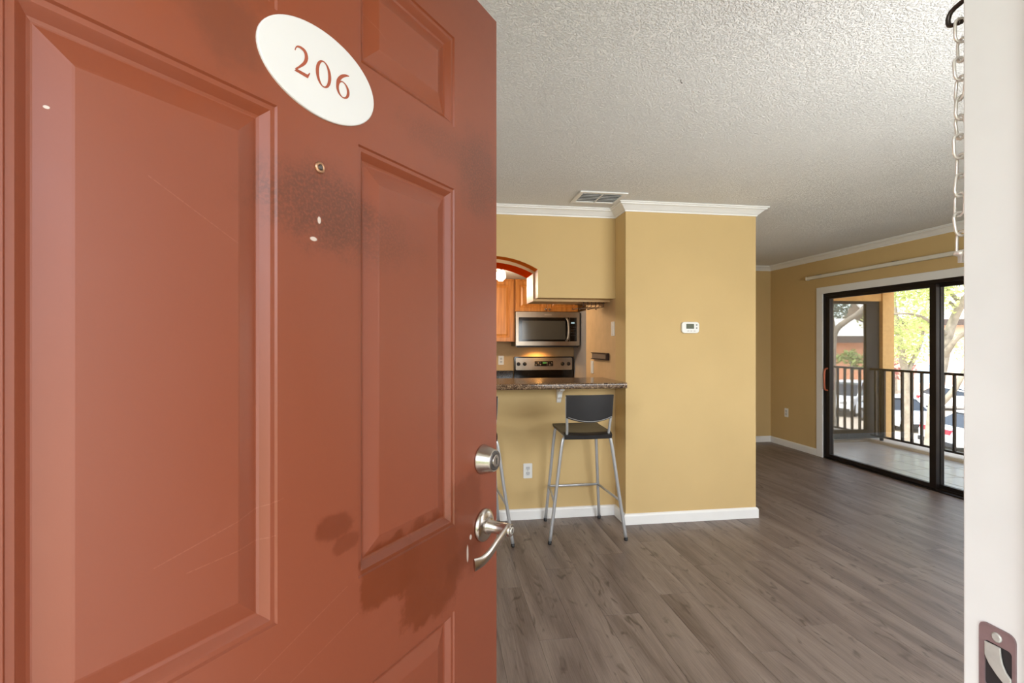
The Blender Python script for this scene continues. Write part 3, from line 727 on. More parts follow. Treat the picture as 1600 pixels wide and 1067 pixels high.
cabinet_door(c, .897, 1.2785, CF, 1.74, 2.105, (1.256, 1.765)); cabinet_door(c, 1.2835, 1.666, CF, 1.74, 2.105, (1.306, 1.765))
c = thing('upper_cabinet', 'tall honey maple wall cabinet left of the microwave', 'kitchen cabinet', (0, 0, 0))
MB().box(.10, .884, CF, YB-.016, 1.372, 2.128).build('body', M_cab, c)
cabinet_door(c, .104, .482, CF, 1.378, 2.105, (.462, 1.41)); cabinet_door(c, .488, .868, CF, 1.378, 2.105, (.508, 1.41))
c = thing('base_cabinet', 'honey maple base cabinet left of the range, hidden behind the bar', 'kitchen cabinet', (0, 0, 0))
MB().box(-.30, .905, 5.62, YB-.016, 0, .874).build('body', M_cab, c)
for k in range(3): cabinet_door(c, -.295+.4*k, .095+.4*k, 5.62, .12, .86, (.07+.4*k, .82))
ct2 = MB(); ct2.rbox(-.30, .908, 5.58, YB-.035, .875, .912, r=.006, axis='x'); ct2.box(-.30, .908, YB-.036, YB-.0145, .875, 1.01)
tag(ct2.build('kitchen_counter', M_gran2), 'dark granite back counter with low upstand left of the range', 'countertop')
# microwave
mw = thing('microwave', 'stainless over-the-range microwave under the maple cabinet', 'microwave', (0, 0, 0))
MY = 5.79
MB().box(.890, 1.668, MY+.03, YB-.013, 1.318, 1.733).build('body', M_gloss_black, mw)
q = MB(); q.rbox(.888, 1.670, MY, MY+.029, 1.325, 1.732, r=.006); q.build('front_panel', M_steel, mw, bevel=.002)
q = MB(); q.rbox(.922, 1.541, MY-.006, MY-.0005, 1.378, 1.664, r=.008); dr = q.build('door', M_gloss_black, mw)
q = MB(); q.rbox(.962, 1.490, MY-.0085, MY-.0065, 1.400, 1.624, r=.01); q.build('window', mat('smoked_window', (74, 72, 66), .12), dr)
q = MB(); q.tube(smooth_path([(1.505, MY-.006, 1.652), (1.508, MY-.034, 1.645), (1.520, MY-.042, 1.60), (1.524, MY-.044, 1.52), (1.520, MY-.042, 1.44), (1.508, MY-.034, 1.395), (1.505, MY-.006, 1.388)], 4), .0155, 10, flat=.7); q.build('handle', M_steel, dr)
q = MB(); q.rbox(1.546, 1.632, MY-.006, MY-.0005, 1.378, 1.664, r=.006); cp = q.build('control_panel', M_gloss_black, mw)
q = MB(); q.box(1.562, 1.605, MY-.0075, MY-.0062, 1.592, 1.610); q.build('display', mat('microwave_display', (170, 200, 210), .3, emit=.6), cp)
for r_ in range(4):
    for k in range(3):
        q = MB(); q.rbox(1.557+.023*k, 1.573+.023*k, MY-.0072, MY-.0062, 1.545-.034*r_, 1.560-.034*r_, r=.003); q.build('button', mat('dim_button', (48, 46, 46), .4) if r_+k == 0 else bpy.data.materials['dim_button'], cp)
q = MB(); q.box(.905, 1.655, MY+.012, MY+.03, 1.306, 1.3245); q.build('vent_grille', M_black, mw)
q = MB(); q.rbox(1.235, 1.325, MY-.0012, MY-.0003, 1.690, 1.704, r=.003); q.build('badge', mat('badge_silver', (214, 206, 196), .3, .8), mw)
q = MB(); q.box(1.17, 1.25, 6.00, 6.06, 1.314, 1.3175); q.build('hood_lamp', mat('hood_lamp_glow', (255, 190, 110), .4, emit=12), mw)
hl = bpy.data.lights.new('hood_light', 'SPOT'); hl.energy = 15; hl.color = (1, .52, .16); hl.spot_size = 2.6; hl.spot_blend = .6; hl.shadow_soft_size = .03
ho = bpy.data.objects.new('hood_light', hl); C.objects.link(ho); ho.location = (1.21, 6.03, 1.305)
# range
rg = thing('range', 'stainless and black electric range below the microwave', 'stove', (0, 0, 0))
RX0, RX1, RY = .916, 1.674, YB-.015
MB().box(RX0, RX1, 5.56, RY, .0, .895).build('body', M_gloss_black, rg)
q = MB(); q.rbox(RX0, RX1, 5.53, RY-.09, .895, .914, r=.008, axis='z'); ck = q.build('cooktop', M_gloss_black, rg)
for bx2, by2, br2 in ((1.10, 5.70, .10), (1.48, 5.70, .08), (1.10, 5.93, .08), (1.48, 5.93, .10)):
    q = MB(); q.lathe([(br2, .914), (br2, .9146), (br2-.004, .9150)], Matrix.Translation((bx2, by2, 0)), 32); q.build('burner_ring', mat('burner_grey', (56, 56, 58), .2) if 'burner_grey' not in bpy.data.materials else bpy.data.materials['burner_grey'], ck)
q = MB(); q.rbox(RX0, RX1, RY-.088, RY, .90, 1.185, r=.018); bgd = q.build('backguard', M_gloss_black, rg)
q = MB(); q.rbox(RX0+.018, RX1-.016, RY-.0935, RY-.0885, 1.018, 1.172, r=.012); q.build('control_fascia', M_steel, bgd)
q = MB(); q.rbox(1.174, 1.410, RY-.0965, RY-.0938, 1.068, 1.128, r=.004); dp = q.build('clock_panel', M_gloss_black, bgd)
q = MB(); q.box(1.276, 1.325, RY-.0975, RY-.0966, 1.100, 1.118); q.build('display', mat('green_clock', (60, 120, 70), .3, emit=.25), bgd)
for r_ in range(2):
    for k in range(8):
        if 3 <= k <= 4: continue
        q = MB(); q.box(1.184+.0285*k, 1.200+.0285*k, RY-.0974, RY-.0966, 1.078+.024*r_, 1.090+.024*r_); q.build('button', bpy.data.materials['dim_button'] if (r_+k) % 2 else M_grey, bgd)
for kx in (.968, 1.048, 1.533, 1.612):
    q = MB(); q.lathe([(.024, 0), (.024, .006), (.020, .010), (.018, .024), (.013, .026)], Matrix.Translation((kx, RY-.0938, 1.095)) @ MR, 20); q.box(kx-.003, kx+.003, RY-.126, RY-.119, 1.078, 1.112); q.build('knob', M_black, bgd)
q = MB(); q.rbox(RX0+.01, RX1-.01, 5.525, 5.559, .20, .84, r=.01); od = q.build('oven_door', M_steel, rg)
q = MB(); q.tube([(RX0+.06, 5.49, .80), (RX1-.06, 5.49, .80)], .012, 10); q.box(RX0+.07, RX0+.09, 5.49, 5.526, .792, .808); q.box(RX1-.09, RX1-.07, 5.49, 5.526, .792, .808); q.build('handle', M_steel, od)
# refrigerator
rf = thing('refrigerator', 'grey-sided refrigerator at the right end of the kitchen wall', 'refrigerator', (0, 0, 0))
M_fr = mat('grey_fridge_side', (176, 172, 172), .5, var=.06, bump=.3, bscale=220)
MB().box(1.695, 2.325, 5.55, YB-.05, .02, 1.745).build('body', M_fr, rf, bevel=.008)
q = MB(); q.rbox(1.695, 2.325, 5.47, 5.545, .05, 1.19, r=.012); o = q.build('door', M_steel, rf); q = MB(); q.tube([(1.74, 5.43, .6), (1.74, 5.43, 1.15)], .012, 8); q.box(1.732, 1.748, 5.43, 5.471, .62, .64); q.box(1.732, 1.748, 5.43, 5.471, 1.11, 1.13); q.build('handle', M_steel, o)
q = MB(); q.rbox(1.695, 2.325, 5.47, 5.545, 1.20, 1.745, r=.012); o = q.build('freezer_door', M_steel, rf); q = MB(); q.tube([(1.74, 5.43, 1.23), (1.74, 5.43, 1.55)], .012, 8); q.box(1.732, 1.748, 5.43, 5.471, 1.25, 1.27); q.box(1.732, 1.748, 5.43, 5.471, 1.51, 1.53); q.build('handle', M_steel, o)
# ceiling lamp with frosted glass shades
kl = thing('ceiling_light', 'kitchen ceiling fixture with glowing square glass shades', 'ceiling light', (.60, 4.90, 2.13))
q = MB(); q.rbox(-.62, .10, -.05, .05, -.022, -.001, r=.015, axis='z'); q.build('base', M_nickel, kl)
M_glow = mat('frosted_shade', (255, 246, 232), .4, emit=5)
for sx in (0, -.26, -.52):
    q = MB(); A = .042; sh = [[(sx+u*k, w_*k, z_) for u, w_ in ((-1,-1),(1,-1),(1,1),(-1,1))] for k, z_ in ((.022, -.045), (A, -.062), (A*1.05, -.125), (.016, -.152))]
    q.rings(sh); o = q.build('shade', M_glow, kl, bevel=.006)
    q = MB(); q.tube([(sx, 0, -.02), (sx, 0, -.055)], .012, 10); q.build('stem', M_nickel, kl)
    ld = bpy.data.lights.new('kitchen_bulb', 'POINT'); ld.energy = 11; ld.color = (1, .80, .58); ld.shadow_soft_size = .06
    lo = bpy.data.objects.new('kitchen_bulb', ld); C.objects.link(lo); lo.location = (.60+sx, 4.90, 2.13-.22)
# stemware rack under the header
sr = thing('stemware_rack', 'dark wire stemware rack hanging under the hanging yellow wall', 'wine glass rack', (0, 0, 0))
M_wire = mat('dark_wire', (58, 42, 36), .4, .6)
for k in range(3):
    xk = 1.175+.066*k
    for dx in (-.018, .018):
        q = MB(); q.tube(smooth_path([(xk+dx, 3.90, 1.694), (xk+dx, 3.90, 1.665), (xk+dx, 3.915, 1.655), (xk+dx, 4.10, 1.655), (xk+dx*2.2, 4.15, 1.650), (xk+dx*2.2, 4.16, 1.662)], 4), .003, 6); q.build('rail', M_wire, sr)
for yk in (3.93, 4.12):
    q = MB(); q.tube([(1.145, yk, 1.690), (1.345, yk, 1.690)], .003, 6); q.build('cross_wire', M_wire, sr)

# ------------------------------------------------------------------ wall plates, thermostat, vents
def wall_plate(name, label, cat, loc, rz, kind):
    t = thing(name, label, cat, loc, rz)
    q = MB(); q.rbox(-.035, .035, -.006, -.0002, -.0575, .0575, r=.006); q.build('plate', M_plastic, t, bevel=.002)
    if kind == 'outlet':
        for dz in (.020, -.020):
            q = MB(); q.rbox(-.0165, .0165, -.008, -.0062, dz-.0145, dz+.0145, r=.008); o = q.build('socket', mat('socket_grey', (206, 206, 204), .5) if 'socket_grey' not in bpy.data.materials else bpy.data.materials['socket_grey'], t)
            for sx in (-.0065, .0065):
                q = MB(); q.box(sx-.0013, sx+.0013, -.0085, -.0079, dz-.001, dz+.008); q.build('slot', M_black, o)
            q = MB(); q.lathe([(.0024, .0078), (.0024, .0085)], Matrix.Translation((0, 0, dz-.0075)) @ MR, 10); q.build('ground_hole', M_black, o)
    else:
        q = MB(); q.rbox(-.0165, .0165, -.009, -.0062, -.033, .033, r=.003); q.build('rocker', M_plastic, t, bevel=.001)
    for dz in (.047, -.047) if kind != 'outlet' else (0,):
        q = MB(); q.lathe([(.003, .006), (.003, .0068)], Matrix.Translation((0, 0, dz)) @ MR, 10); q.build('screw', M_nickel, t)
    return t
wall_plate('power_outlet', 'white duplex outlet low on the bar wall left of the stool', 'outlet', (.668, YK, .374), 0, 'outlet')
wall_plate('power_outlet', 'white outlet low on the right wall near the balcony door', 'outlet', (XR, 5.885, .444), -PI/2, 'outlet')
wall_plate('light_switch', 'white switch plate high on the kitchen side wall near the corner', 'light switch', (XP0, 3.80, 1.474), -PI/2, 'switch')
wall_plate('light_switch', 'lower white switch plate just above the granite counter', 'light switch', (XP0, 4.345, 1.140), -PI/2, 'switch')
wall_plate('power_outlet', 'white outlet on the kitchen wall left of the range, beside the red door', 'outlet', (.76, YB-.012, 1.14), 0, 'outlet')
mb = thing('wall_holder', 'dark-framed metal holder fixed to the kitchen side wall', 'wall holder', (0, 0, 0))
q = MB(); q.box(XP0-.022, XP0-.0005, 3.915, 4.295, 1.225, 1.268); q.build('bar', mat('holder_grey', (134, 122, 112), .4, .5), mb, bevel=.002)
q = MB(); q.box(XP0-.027, XP0-.0005, 3.905, 4.305, 1.268, 1.276); q.box(XP0-.027, XP0-.0005, 3.905, 4.305, 1.217, 1.225); q.box(XP0-.027, XP0-.0005, 3.890, 3.915, 1.217, 1.276); q.build('frame', M_wire, mb)

th = thing('thermostat', 'white digital thermostat on the yellow closet wall', 'thermostat', (1.882, YP, 1.478))
q = MB(); q.rbox(-.070, .070, -.022, -.0005, -.043, .043, r=.022, n=6); q.build('case', M_plastic, th, bevel=.004)
q = MB(); q.rbox(-.036, .026, -.0235, -.0222, -.010, .028, r=.003); q.build('screen', M_lcd, th)
for dz in (.020, -.004):
    q = MB(); q.lathe([(.0055, .022), (.0055, .0245), (.004, .0252)], Matrix.Translation((.048, 0, dz)) @ MR, 12); q.build('button', M_grey, th)
for dx in (-.020, .004, .030):
    q = MB(); q.rbox(dx-.007, dx+.007, -.0238, -.0222, -.030, -.023, r=.002); q.build('button', mat('pale_button', (196, 188, 184), .5) if 'pale_button' not in bpy.data.materials else bpy.data.materials['pale_button'], th)

def ceiling_vent(label, x0, x1, y0, y1):
    t = thing('ceiling_vent', label, 'air vent', ((x0+x1)/2, (y0+y1)/2, CEIL)); a, b = (x1-x0)/2, (y1-y0)/2
    q = MB(); fw = .030
    for A_ in ((-a, a, -b, -b+fw), (-a, a, b-fw, b), (-a, -a+fw, -b+fw, b-fw), (a-fw, a, -b+fw, b-fw)): q.box(*A_, -.010, -.0003)
    q.build('frame', M_white, t, bevel=.003)
    MB().box(-a+fw, a-fw, -b+fw, b-fw, -.0012, -.0004).build('backing', mat('vent_shadow', (128, 124, 118), .9) if 'vent_shadow' not in bpy.data.materials else bpy.data.materials['vent_shadow'], t)
    MB().box(-.004, .004, -b+fw, b-fw, -.011, -.0013).build('divider', M_white, t)
    n = 6
    for half in (-1, 1):
        for k in range(n):
            yk = -b+fw+(2*b-2*fw)*(k+.5)/n
            Mr = Matrix.Translation((half*(a-fw+.004)/2, yk, -.006)) @ Matrix.Rotation(math.radians(22), 4, 'X')
            q = MB(); q.box(-(a-fw-.006)/2, (a-fw-.006)/2, -.014, .014, -.0007, .0007, Mr); q.build('slat', M_white, t)
ceiling_vent('white louvred ceiling vent by the kitchen crown moulding', .955, 1.300, 3.285, 3.555)
ceiling_vent('far ceiling vent peeking out past the closet block', 2.42, 2.78, 4.05, 4.32)
q = MB(); q.tube(smooth_path([(0, 0, -.0003), (0, 0, -.010), (.004, 0, -.015), (.008, 0, -.012)], 4), .0012, 6)
o = q.build('ceiling_hook', M_wire); o.location = (.947, 1.843, CEIL); tag(o, 'tiny dark hook in the textured ceiling', 'hook')
# blind head rail above the sliding door
hr = thing('blind_rail', 'off-white vertical blind head rail above the balcony door', 'blind rail', (0, 0, 0))
q = MB(); q.prism([(XR-.055, 2.130), (XR-.012, 2.130), (XR-.012, 2.166), (XR-.050, 2.166), (XR-.055, 2.160)], 2.30, 5.47, 'y'); q.build('rail', M_rail, hr)
q = MB(); q.box(XR-.058, XR-.010, 5.470, 5.476, 2.126, 2.168); q.build('end_cap', M_plastic, hr)
for yk in (5.30, 4.30, 3.10):
    q = MB(); q.box(XR-.052, XR-.0003, yk-.012, yk+.012, 2.166, 2.172); q.box(XR-.006, XR-.0003, yk-.012, yk+.012, 2.13, 2.18); q.build('bracket', M_steel, hr)

# ------------------------------------------------------------------ balcony
BX = 6.03; BY1 = 9.4
fb = MB().box(XR+.12, 6.33, 1.4, BY1, -.16, -.03).build('floor_balcony', M_grout)
struct(fb, 'grey tiled balcony floor outside the sliding door', 'balcony floor')
TS = .335; tm = {}
def tile_mesh(w, l):
    key = (round(w, 3), round(l, 3))
    if key not in tm:
        g, b = .004, .003
        r0 = [(g, g, -.03), (w-g, g, -.03), (w-g, l-g, -.03), (g, l-g, -.03)]
        m = MB(); m.rings([r0, [(x_, y_, -.022) for x_, y_, z_ in r0], [(x_+(b if x_ < w/2 else -b), y_+(b if y_ < l/2 else -b), -.02) for x_, y_, z_ in r0]]); tm[key] = m.mesh('tile', M_tile)
    return tm[key]
x = XR+.12
while x < BX-.13:
    w = min(TS, BX-.10-x); y = 2.0
    while y < 6.08:
        link_copy('tile', tile_mesh(w, min(TS, 6.1-y)), fb, (x, y, 0)); y += TS
    x += w
struct(MB().box(BX-.095, 6.33, 1.4, BY1, -.03, .015).build('trim_12', mat('pale_kerb', (214, 204, 188), .9)), 'pale concrete kerb under the balcony railing', 'kerb')
struct(MB().box(XR+.12, 6.36, 1.4, BY1, 2.42, 2.58).build('ceiling_balcony', M_stucco), 'tan stucco balcony ceiling', 'ceiling')
struct(MB().box(6.15, 6.33, 1.4, BY1, 2.09, 2.42).build('wall_beam', M_stucco), 'tan stucco beam above the balcony railing', 'beam')
struct(MB().box(6.15, 6.33, 6.10, 6.28, -.16, 2.09).build('wall_column', M_stucco), 'tan stucco balcony column beside the dark screen frame', 'column')
struct(MB().box(XR+.12, 6.15, 6.12, 6.22, 1.945, 2.42).build('wall_lintel', M_stucco), 'tan stucco lintel above the dark screen partition', 'lintel')
struct(MB().box(XR+.12, BX-.10, 6.10, 6.24, -.03, .005).build('trim_13', mat('kerb_grey', (168, 158, 142), .9)), 'low grey threshold under the screen partition', 'threshold')
struct(MB().box(XR, XR+.12, YB+.12, BY1, -.16, 2.6).build('wall_outer', M_stucco), 'tan stucco outside wall beyond the screen partition', 'wall')
struct(MB().box(XR, BX+.2, 1.28, 1.4, -.16, 2.6).build('wall_balcony_end', M_stucco), 'tan stucco near end wall of the balcony', 'wall')
sc = thing('screen_partition', 'dark framed insect screen partition across the balcony', 'screen', (0, 6.17, 0))
q = MB(); q.box(XR+.13, 6.14, -.025, .025, .016, .14); q.box(XR+.13, 6.14, -.025, .025, 1.905, 1.944); q.box(XR+.13, XR+.19, -.025, .025, .14, 1.905); q.box(5.93, 6.14, -.025, .025, .14, 1.905)
q.build('frame', mat('weathered_bronze', (30, 31, 35), .75, .0, var=.3, vscale=9), sc, bevel=.003)
MB().box(XR+.19, 5.93, -.001, .001, .14, 1.905).build('screen_mesh', M_screen, sc)
ra = thing('balcony_railing', 'dark brown metal balcony railing with upright balusters', 'railing', (BX-.02, 0, 0))
q = MB(); q.box(-.022, .022, 1.42, BY1-.05, .975, 1.005); q.build('top_rail', M_bronze, ra, bevel=.003)
q = MB(); q.box(-.014, .014, 1.42, BY1-.05, .055, .080); q.build('bottom_rail', M_bronze, ra)
bm_ = MB().box(-.013, .013, -.013, .013, .080, .975).mesh('baluster', M_bronze)
y = 1.55
while y < BY1-.1:
    link_copy('baluster', bm_, ra, (0, y, 0)); y += .133
for y in (1.45, 3.4, 5.98, 7.9):
    q = MB(); q.box(-.016, .016, y-.016, y+.016, .015, .975); q.build('post', M_bronze, ra)

# ------------------------------------------------------------------ outside: car park, building, trees
G = -2.75
M_asph = mat('sunlit_paving', (200, 186, 168), .95, var=.08, vscale=.3)
ground = MB().box(4.6, 120, -90, 130, G-.2, G).build('ground', M_asph); struct(ground, 'pale sunlit car park below the balcony', 'ground')
M_grass = mat('verge_grass', (150, 160, 96), .95, var=.2, vscale=2)
struct(MB().box(-90, 4.6, -90, 130, G-.2, G).build('added_lawn', mat('lawn_grass', (96, 112, 66), .95, var=.2, vscale=.4)), 'added unseen lawn on the entrance side, dark to cut bounce light', 'lawn')  # unseen ground added dark green so less warm light bounces to the door
M_brick = mat('terracotta_brick', (212, 150, 116), .9, var=.12, vscale=1.2, bump=.3, bscale=10)
M_roofm = mat('pale_metal_roof', (206, 204, 196), .6, var=.06, vscale=.5)
M_eave_shade = mat('eave_shade', (74, 62, 56), .7)  # dark tone stands for the shadow under the eaves
M_pale = mat('pale_stucco', (216, 184, 164), .9, var=.06, vscale=.6)
M_win = mat('far_window_glass', (150, 172, 190), .15, var=.1)
def building(name, label, p0, p1, depth, eave, ridge, wall_m, wins):
    a, b = Vector((p0[0], p0[1], G)), Vector((p1[0], p1[1], G)); d = (b-a); Ln = d.length; d.normalize()
    t = thing(name, label, 'building', a, math.atan2(d.y, d.x)); h = eave-G
    MB().box(0, Ln, 0, depth, 0, h).build('wall', wall_m, t)
    ov = .9; q = MB(); q.prism([(-ov, h-.02), (depth/2, ridge-G), (depth+ov, h-.02), (depth+ov, h+.16), (depth/2, ridge-G+.2), (-ov, h+.16)], -ov, Ln+ov, 'x'); q.build('roof', M_roofm, t)
    k = 0; q = MB()
    while k < Ln: q.box(k, k+.05, -ov, -ov+.02, h+.16, h+.17); k += .6
    MB().box(-ov, Ln+ov, -ov-.06, -ov, h-.38, h+.14).build('eave_shade_board', M_eave_shade, t)  # board coloured as the eave's shadow band
    for (u, z, w_, hh) in wins:
        f_ = MB(); f_.box(u-w_/2-.08, u+w_/2+.08, -.06, 0, z-.08, z+hh+.08); o = f_.build('window', M_white, t)
        MB().box(u-w_/2, u+w_/2, -.075, -.061, z, z+hh).build('pane', M_win, o)
    return t
A0 = V(1150, 620, 40); A1 = V(1372, 620, 39); 
building('brick_building', 'terracotta brick building with pale metal roof across the car park', A0, A1, 10, 1.72, 3.3, M_brick, [(2.0, 1.0, 1.2, 1.4), (6.0, 1.0, 1.2, 1.4)])
B0 = V(1378, 620, 44); B1 = V(1640, 620, 40)
building('pale_building', 'pale pink stucco building behind the oak tree', B0, B1, 10, 3.2, 5.4, M_pale, [(3.1, 3.2, 1.0, 1.6), (7.2, 3.2, 1.0, 1.6), (3.1, .6, 1.0, 1.6), (10.5, 3.2, 1.0, 1.6)])
# cars
M_tire = mat('tyre_rubber', (40, 40, 42), .8); M_cglass = mat('car_glass', (44, 50, 58), .1); M_tail = mat('tail_lamp_red', (200, 30, 50), .3)
M_hub = mat('wheel_hub', (170, 172, 176), .35, .8)
def car(name, label, loc, rz, paint, body, house, L_, Wd, zb, group=None):
    """body and house: side outlines (x, z); the cabin narrows towards its roof"""
    t = thing(name, label, 'car', loc, rz, group); w = Wd/2
    def shell(poly, w0, w1, zlo, zhi):
        m = MB(); n = len(poly); r = []
        for s_ in (-1, 1):
            r.append([(x_, s_*(w0+(w1-w0)*max(0, min(1, (z_-zlo)/(zhi-zlo)))), z_) for x_, z_ in poly])
        m.add(r[0]+r[1], [tuple(range(n)), tuple(range(2*n-1, n-1, -1))]+[(i, (i+1) % n, n+(i+1) % n, n+i) for i in range(n)]); return m
    shell(body, w, w*.97, zb, zb+.7).build('body', paint, t, bevel=.05)
    zt = max(z_ for x_, z_ in house); zl = min(z_ for x_, z_ in house)
    shell(house, w*.95, w*.72, zl, zt).build('windows', M_cglass, t)
    rx0 = min(x_ for x_, z_ in house if z_ > zt-.06); rx1 = max(x_ for x_, z_ in house if z_ > zt-.06)
    MB().box(rx0-.05, rx1+.05, -w*.75, w*.75, zt-.03, zt+.05).build('roof', paint, t, bevel=.03)
    hx0 = min(x_ for x_, z_ in house if z_ < zl+.03); hx1 = max(x_ for x_, z_ in house if z_ < zl+.03)
    for (xa, xb) in ((hx0, rx0), (hx1, rx1), ((hx0+hx1)/2, (rx0+rx1)/2)):
        for s_ in (-1, 1):
            q = MB(); q.tube([(xa, s_*w*.955, zl), (xb, s_*w*.735, zt)], .04, 6); q.build('pillar', paint, t)
    for sx in (-.31, .30):
        for s_ in (-1, 1):
            q = MB(); q.lathe([(.33, -.10), (.34, -.08), (.34, .08), (.33, .10)], Matrix.Translation((sx*L_, s_*(w-.08), .34)) @ Matrix.Rotation(PI/2, 4, 'X'), 18); o = q.build('wheel', M_tire, t)
            q = MB(); q.lathe([(.20, -.105), (.20, .105)], Matrix.Translation((sx*L_, s_*(w-.08), .34)) @ Matrix.Rotation(PI/2, 4, 'X'), 14); q.build('hub', M_hub, o)
    xr = min(x_ for x_, z_ in body); xf = max(x_ for x_, z_ in body)
    for s_ in (-1, 1):
        q = MB(); q.box(xr-.02, xr+.10, s_*w*.66-.17, s_*w*.66+.17, zb+.42, zb+.60); q.build('tail_light', M_tail, t, bevel=.02)
        q = MB(); q.box(xf-.12, xf+.02, s_*w*.66-.18, s_*w*.66+.18, zb+.38, zb+.52); q.build('head_light', M_hub, t, bevel=.02)
    MB().box(xr-.04, xf+.04, -w*.96, w*.96, zb-.02, zb+.14).build('bumper_skirt', M_tire, t, bevel=.03)
    return t
M_cw = mat('white_car_paint', (236, 238, 240), .25, var=.01); M_cs = mat('silver_car_paint', (206, 210, 216), .28, .3)
sedan_b = [(-2.25, .28), (2.25, .28), (2.28, .55), (2.20, .72), (1.15, .90), (-1.35, .96), (-2.15, .94), (-2.28, .70)]
sedan_h = [(-1.75, .93), (1.15, .89), (.35, 1.36), (-.25, 1.42), (-1.05, 1.38)]
suv_b = [(-2.35, .36), (2.35, .36), (2.40, .70), (2.32, .98), (1.10, 1.10), (-2.30, 1.12), (-2.40, .8)]
suv_h = [(-2.25, 1.10), (1.15, 1.08), (.45, 1.70), (-.3, 1.78), (-2.0, 1.74)]
def at_ground(px, d): p = V(px, 535, d); return (p.x, p.y, G)
car('sport_utility_vehicle', 'large white vehicle parked below, seen through the screened end', at_ground(1322, 29), math.radians(-150), M_cw, suv_b, suv_h, 4.8, 1.9, .36)
car('sedan_car', 'silver-white car parked beside the pale tree trunk', at_ground(1400, 24.4), math.radians(-112), M_cs, sedan_b, sedan_h, 4.55, 1.8, .28)
car('sedan_car', 'white car with red tail lights behind the right glass panel', at_ground(1562, 18.6), math.radians(-14), M_cw, sedan_b, sedan_h, 4.55, 1.8, .28)
car('sedan_car', 'white car parked farther back beyond the oak trunk', at_ground(1500, 30.0), math.radians(-30), M_cw, sedan_b, sedan_h, 4.55, 1.8, .28)

# trees
def leafmat(name, c1, c2):
    m = mat(name, c1, .6, col2=c2, vscale=1.3)
    n = m.node_tree; b = n.nodes['Principled BSDF']; b.inputs['Subsurface Weight'].default_value = 0
    tr_ = n.nodes.new('ShaderNodeBsdfTranslucent'); tr_.inputs[0].default_value = lin(c2); x_ = n.nodes.new('ShaderNodeMixShader'); x_.inputs[0].default_value = .3
    o = [k for k in n.nodes if k.type == 'OUTPUT_MATERIAL'][0]
    n.links.new(b.outputs[0], x_.inputs[1]); n.links.new(tr_.outputs[0], x_.inputs[2]); n.links.new(x_.outputs[0], o.inputs[0]); return m
M_bark = mat('pale_oak_bark', (136, 126, 112), .95, var=.25, vscale=5, bump=.6, bscale=14, dist=.02)
M_leaf = leafmat('sunlit_oak_leaf', (150, 164, 92), (198, 204, 136)); M_leaf2 = leafmat('cool_pine_leaf', (70, 92, 84), (110, 130, 118)); M_leaf3 = leafmat('palm_green', (110, 130, 70), (160, 170, 100))
def foliage(blobs, size, dens, m_, parent, seed):
    rnd = random.Random(seed); vs = []; fs = []
    for c_, r_, n_ in blobs:
        for _ in range(int(n_*dens)):
            d = Vector((rnd.gauss(0, 1), rnd.gauss(0, 1), rnd.gauss(0, 1))).normalized()*(rnd.random()**.45)
            p = Vector(c_)+Vector((d.x*r_[0], d.y*r_[1], d.z*r_[2]))
            if noise.noise(p*1.1+Vector((seed, 0, 0))) < -.14: continue
            a = Vector((rnd.gauss(0, 1), rnd.gauss(0, 1), rnd.gauss(0, .7))).normalized(); b = a.cross(Vector((rnd.gauss(0, 1), rnd.gauss(0, 1), rnd.gauss(0, 1)))).normalized()
            s_ = size*rnd.uniform(.6, 1.3); o = len(vs)
            vs += [tuple(p-a*s_), tuple(p+b*s_*.45), tuple(p+a*s_), tuple(p-b*s_*.45)]; fs.append((o, o+1, o+2, o+3))
    q = MB(); q.add(vs, fs); o = q.build('foliage', m_, parent, recalc=False); o['kind'] = 'stuff'; return o
def limb(parent, pts, r0, r1, name='branch', m_=M_bark):
    p = smooth_path(pts, 5); n_ = len(p); q = MB(); q.tube(p, [r0+(r1-r0)*i/(n_-1) for i in range(n_)], 9); return q.build(name, m_, parent)
def tree(name, label): return thing(name, label, 'tree', (0, 0, 0))
D = 15.0; gy = 535+(EYE-G)*770/D
T = tree('oak_tree', 'leaning pale oak with forked branches behind the right glass panel')
limb(T, [V(1452, gy+4, D), V(1458, 660, D), V(1466, 600, D), V(1474, 560, D), V(1480, 530, D), V(1490, 500, D), V(1506, 470, D-.3), V(1540, 430, D-.8)], .19, .09, 'trunk')
limb(T, [V(1474, 560, D), V(1486, 540, D-.3), V(1500, 525, D-.5), V(1530, 512, D-.9)], .10, .05); limb(T, [V(1492, 497, D), V(1494, 482, D+.3), V(1478, 470, D+.5), V(1450, 468, D+.7)], .09, .02)
limb(T, [V(1497, 486, D), V(1500, 475, D), V(1490, 462, D+.2), V(1470, 440, D+.4), V(1450, 400, D+.6)], .09, .03); limb(T, [V(1482, 525, D), V(1450, 500, D-.2), V(1420, 490, D-.4), V(1385, 492, D-.5)], .06, .02)
limb(T, [V(1462, 640, D), V(1490, 610, D-.4), V(1508, 580, D-.6), V(1540, 550, D-1)], .09, .06)
foliage([(V(1425, 470, D), (1.1, 1.1, .95), 900), (V(1410, 520, D+1), (1.0, 1.0, .8), 700), (V(1440, 420, D), (1.5, 1.5, 1.0), 1000), (V(1480, 455, D+.5), (1.0, 1.0, .4), 330), (V(1395, 440, D+1), (1.1, 1.1, .9), 600), (V(1520, 440, D), (1.2, 1.2, .8), 500), (V(1500, 540, D+3), (1.2, 1.2, .6), 260)], .065, 1.9, M_leaf, T, 3)
D = 20.2; gy = 535+(EYE-G)*770/D
T = tree('oak_tree', 'straight pale trunk rising between the parked cars')
limb(T, [V(1420, gy+4, D), V(1419, 640, D), V(1416, 590, D), V(1410, 560, D), V(1404, 520, D), V(1396, 470, D), V(1400, 420, D)], .17, .08, 'trunk'); limb(T, [V(1416, 585, D), V(1428, 560, D), V(1440, 530, D), V(1446, 480, D)], .10, .04)
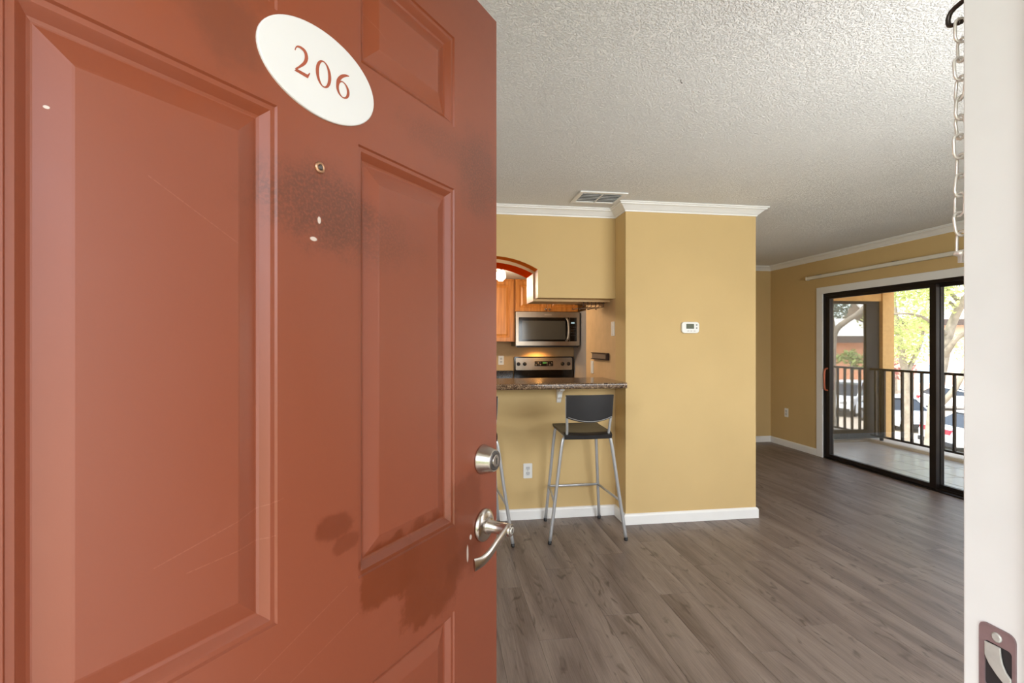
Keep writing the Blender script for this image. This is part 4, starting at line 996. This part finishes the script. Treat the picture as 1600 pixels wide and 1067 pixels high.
foliage([(V(1400, 500, D), (1.3, 1.3, 1.1), 700), (V(1425, 545, D), (1.1, 1.1, .7), 380), (V(1440, 470, D), (1.4, 1.4, 1.2), 600)], .075, 1.9, M_leaf, T, 11)
D = 11.5; gy = 535+(EYE-G)*770/D
T = tree('leaning_tree', 'slender tree with a rising bare branch seen through the screen')
limb(T, [V(1294, gy+4, D), V(1299, 700, D), V(1300, 600, D), V(1301, 540, D), V(1306, 516, D), V(1320, 503, D), V(1342, 488, D), V(1366, 462, D), V(1392, 420, D)], .09, .045, 'trunk'); limb(T, [V(1303, 522, D), V(1299, 490, D), V(1292, 450, D)], .05, .03)
D = 30
T = tree('pine_tree', 'dark blue-green conifer behind the pale metal roof'); limb(T, [V(1295, 690, 50), V(1297, 560, 50), V(1300, 440, 50)], .3, .1, 'trunk')
foliage([(V(1304, 488, 50), (1.6, 1.6, 1.5), 320), (V(1296, 470, 50), (1.6, 1.6, 1.6), 300)], .22, 1, M_leaf2, T, 5)
for k, (px, py, d, s_, lab) in enumerate([(1306, 500, 60, 1.8, 'far grey-green tree just above the pale roof, leftmost'), (1352, 497, 72, 1.3, 'far grey-green tree above the middle of the pale roof'), (1420, 500, 80, 2.4, 'far tree rising behind the pale pink building')]):
    T = tree('far_tree', lab); T['group'] = 'trees on the skyline'; p = V(px, py, d); limb(T, [(p.x, p.y, G), (p.x, p.y, p.z)], .3, .1, 'trunk'); foliage([(p, (s_*1.6, s_*1.6, s_*.6), 260)], .3, 1, M_leaf2, T, 20+k)
T = tree('palm_shrub', 'fuzzy green palm in front of the terracotta wall'); p = V(1331, 562, 34); limb(T, [(p.x, p.y, G), (p.x, p.y, p.z)], .14, .10, 'trunk'); foliage([(p, (1.0, 1.0, .75), 420)], .18, 1, M_leaf3, T, 31)
T = tree('yellow_shrub', 'small yellowish bush beside the white vehicle'); p = V(1347, 598, 32); foliage([(Vector((p.x, p.y, G+.9)), (.8, .8, .9), 260)], .14, 1, leafmat('yellow_leaf', (190, 150, 60), (214, 180, 90)), T, 33); limb(T, [(p.x, p.y, G), (p.x, p.y, G+.8)], .06, .03, 'stem')
T = tree('red_shrub', 'reddish bush left of the pale tree trunk'); p = V(1400, 575, 30); foliage([(Vector((p.x, p.y, -.4)), (1.0, 1.0, 1.3), 420)], .15, 1, leafmat('red_leaf', (150, 96, 92), (190, 130, 122)), T, 35); limb(T, [(p.x, p.y, G), (p.x, p.y, -.6)], .10, .05, 'trunk')
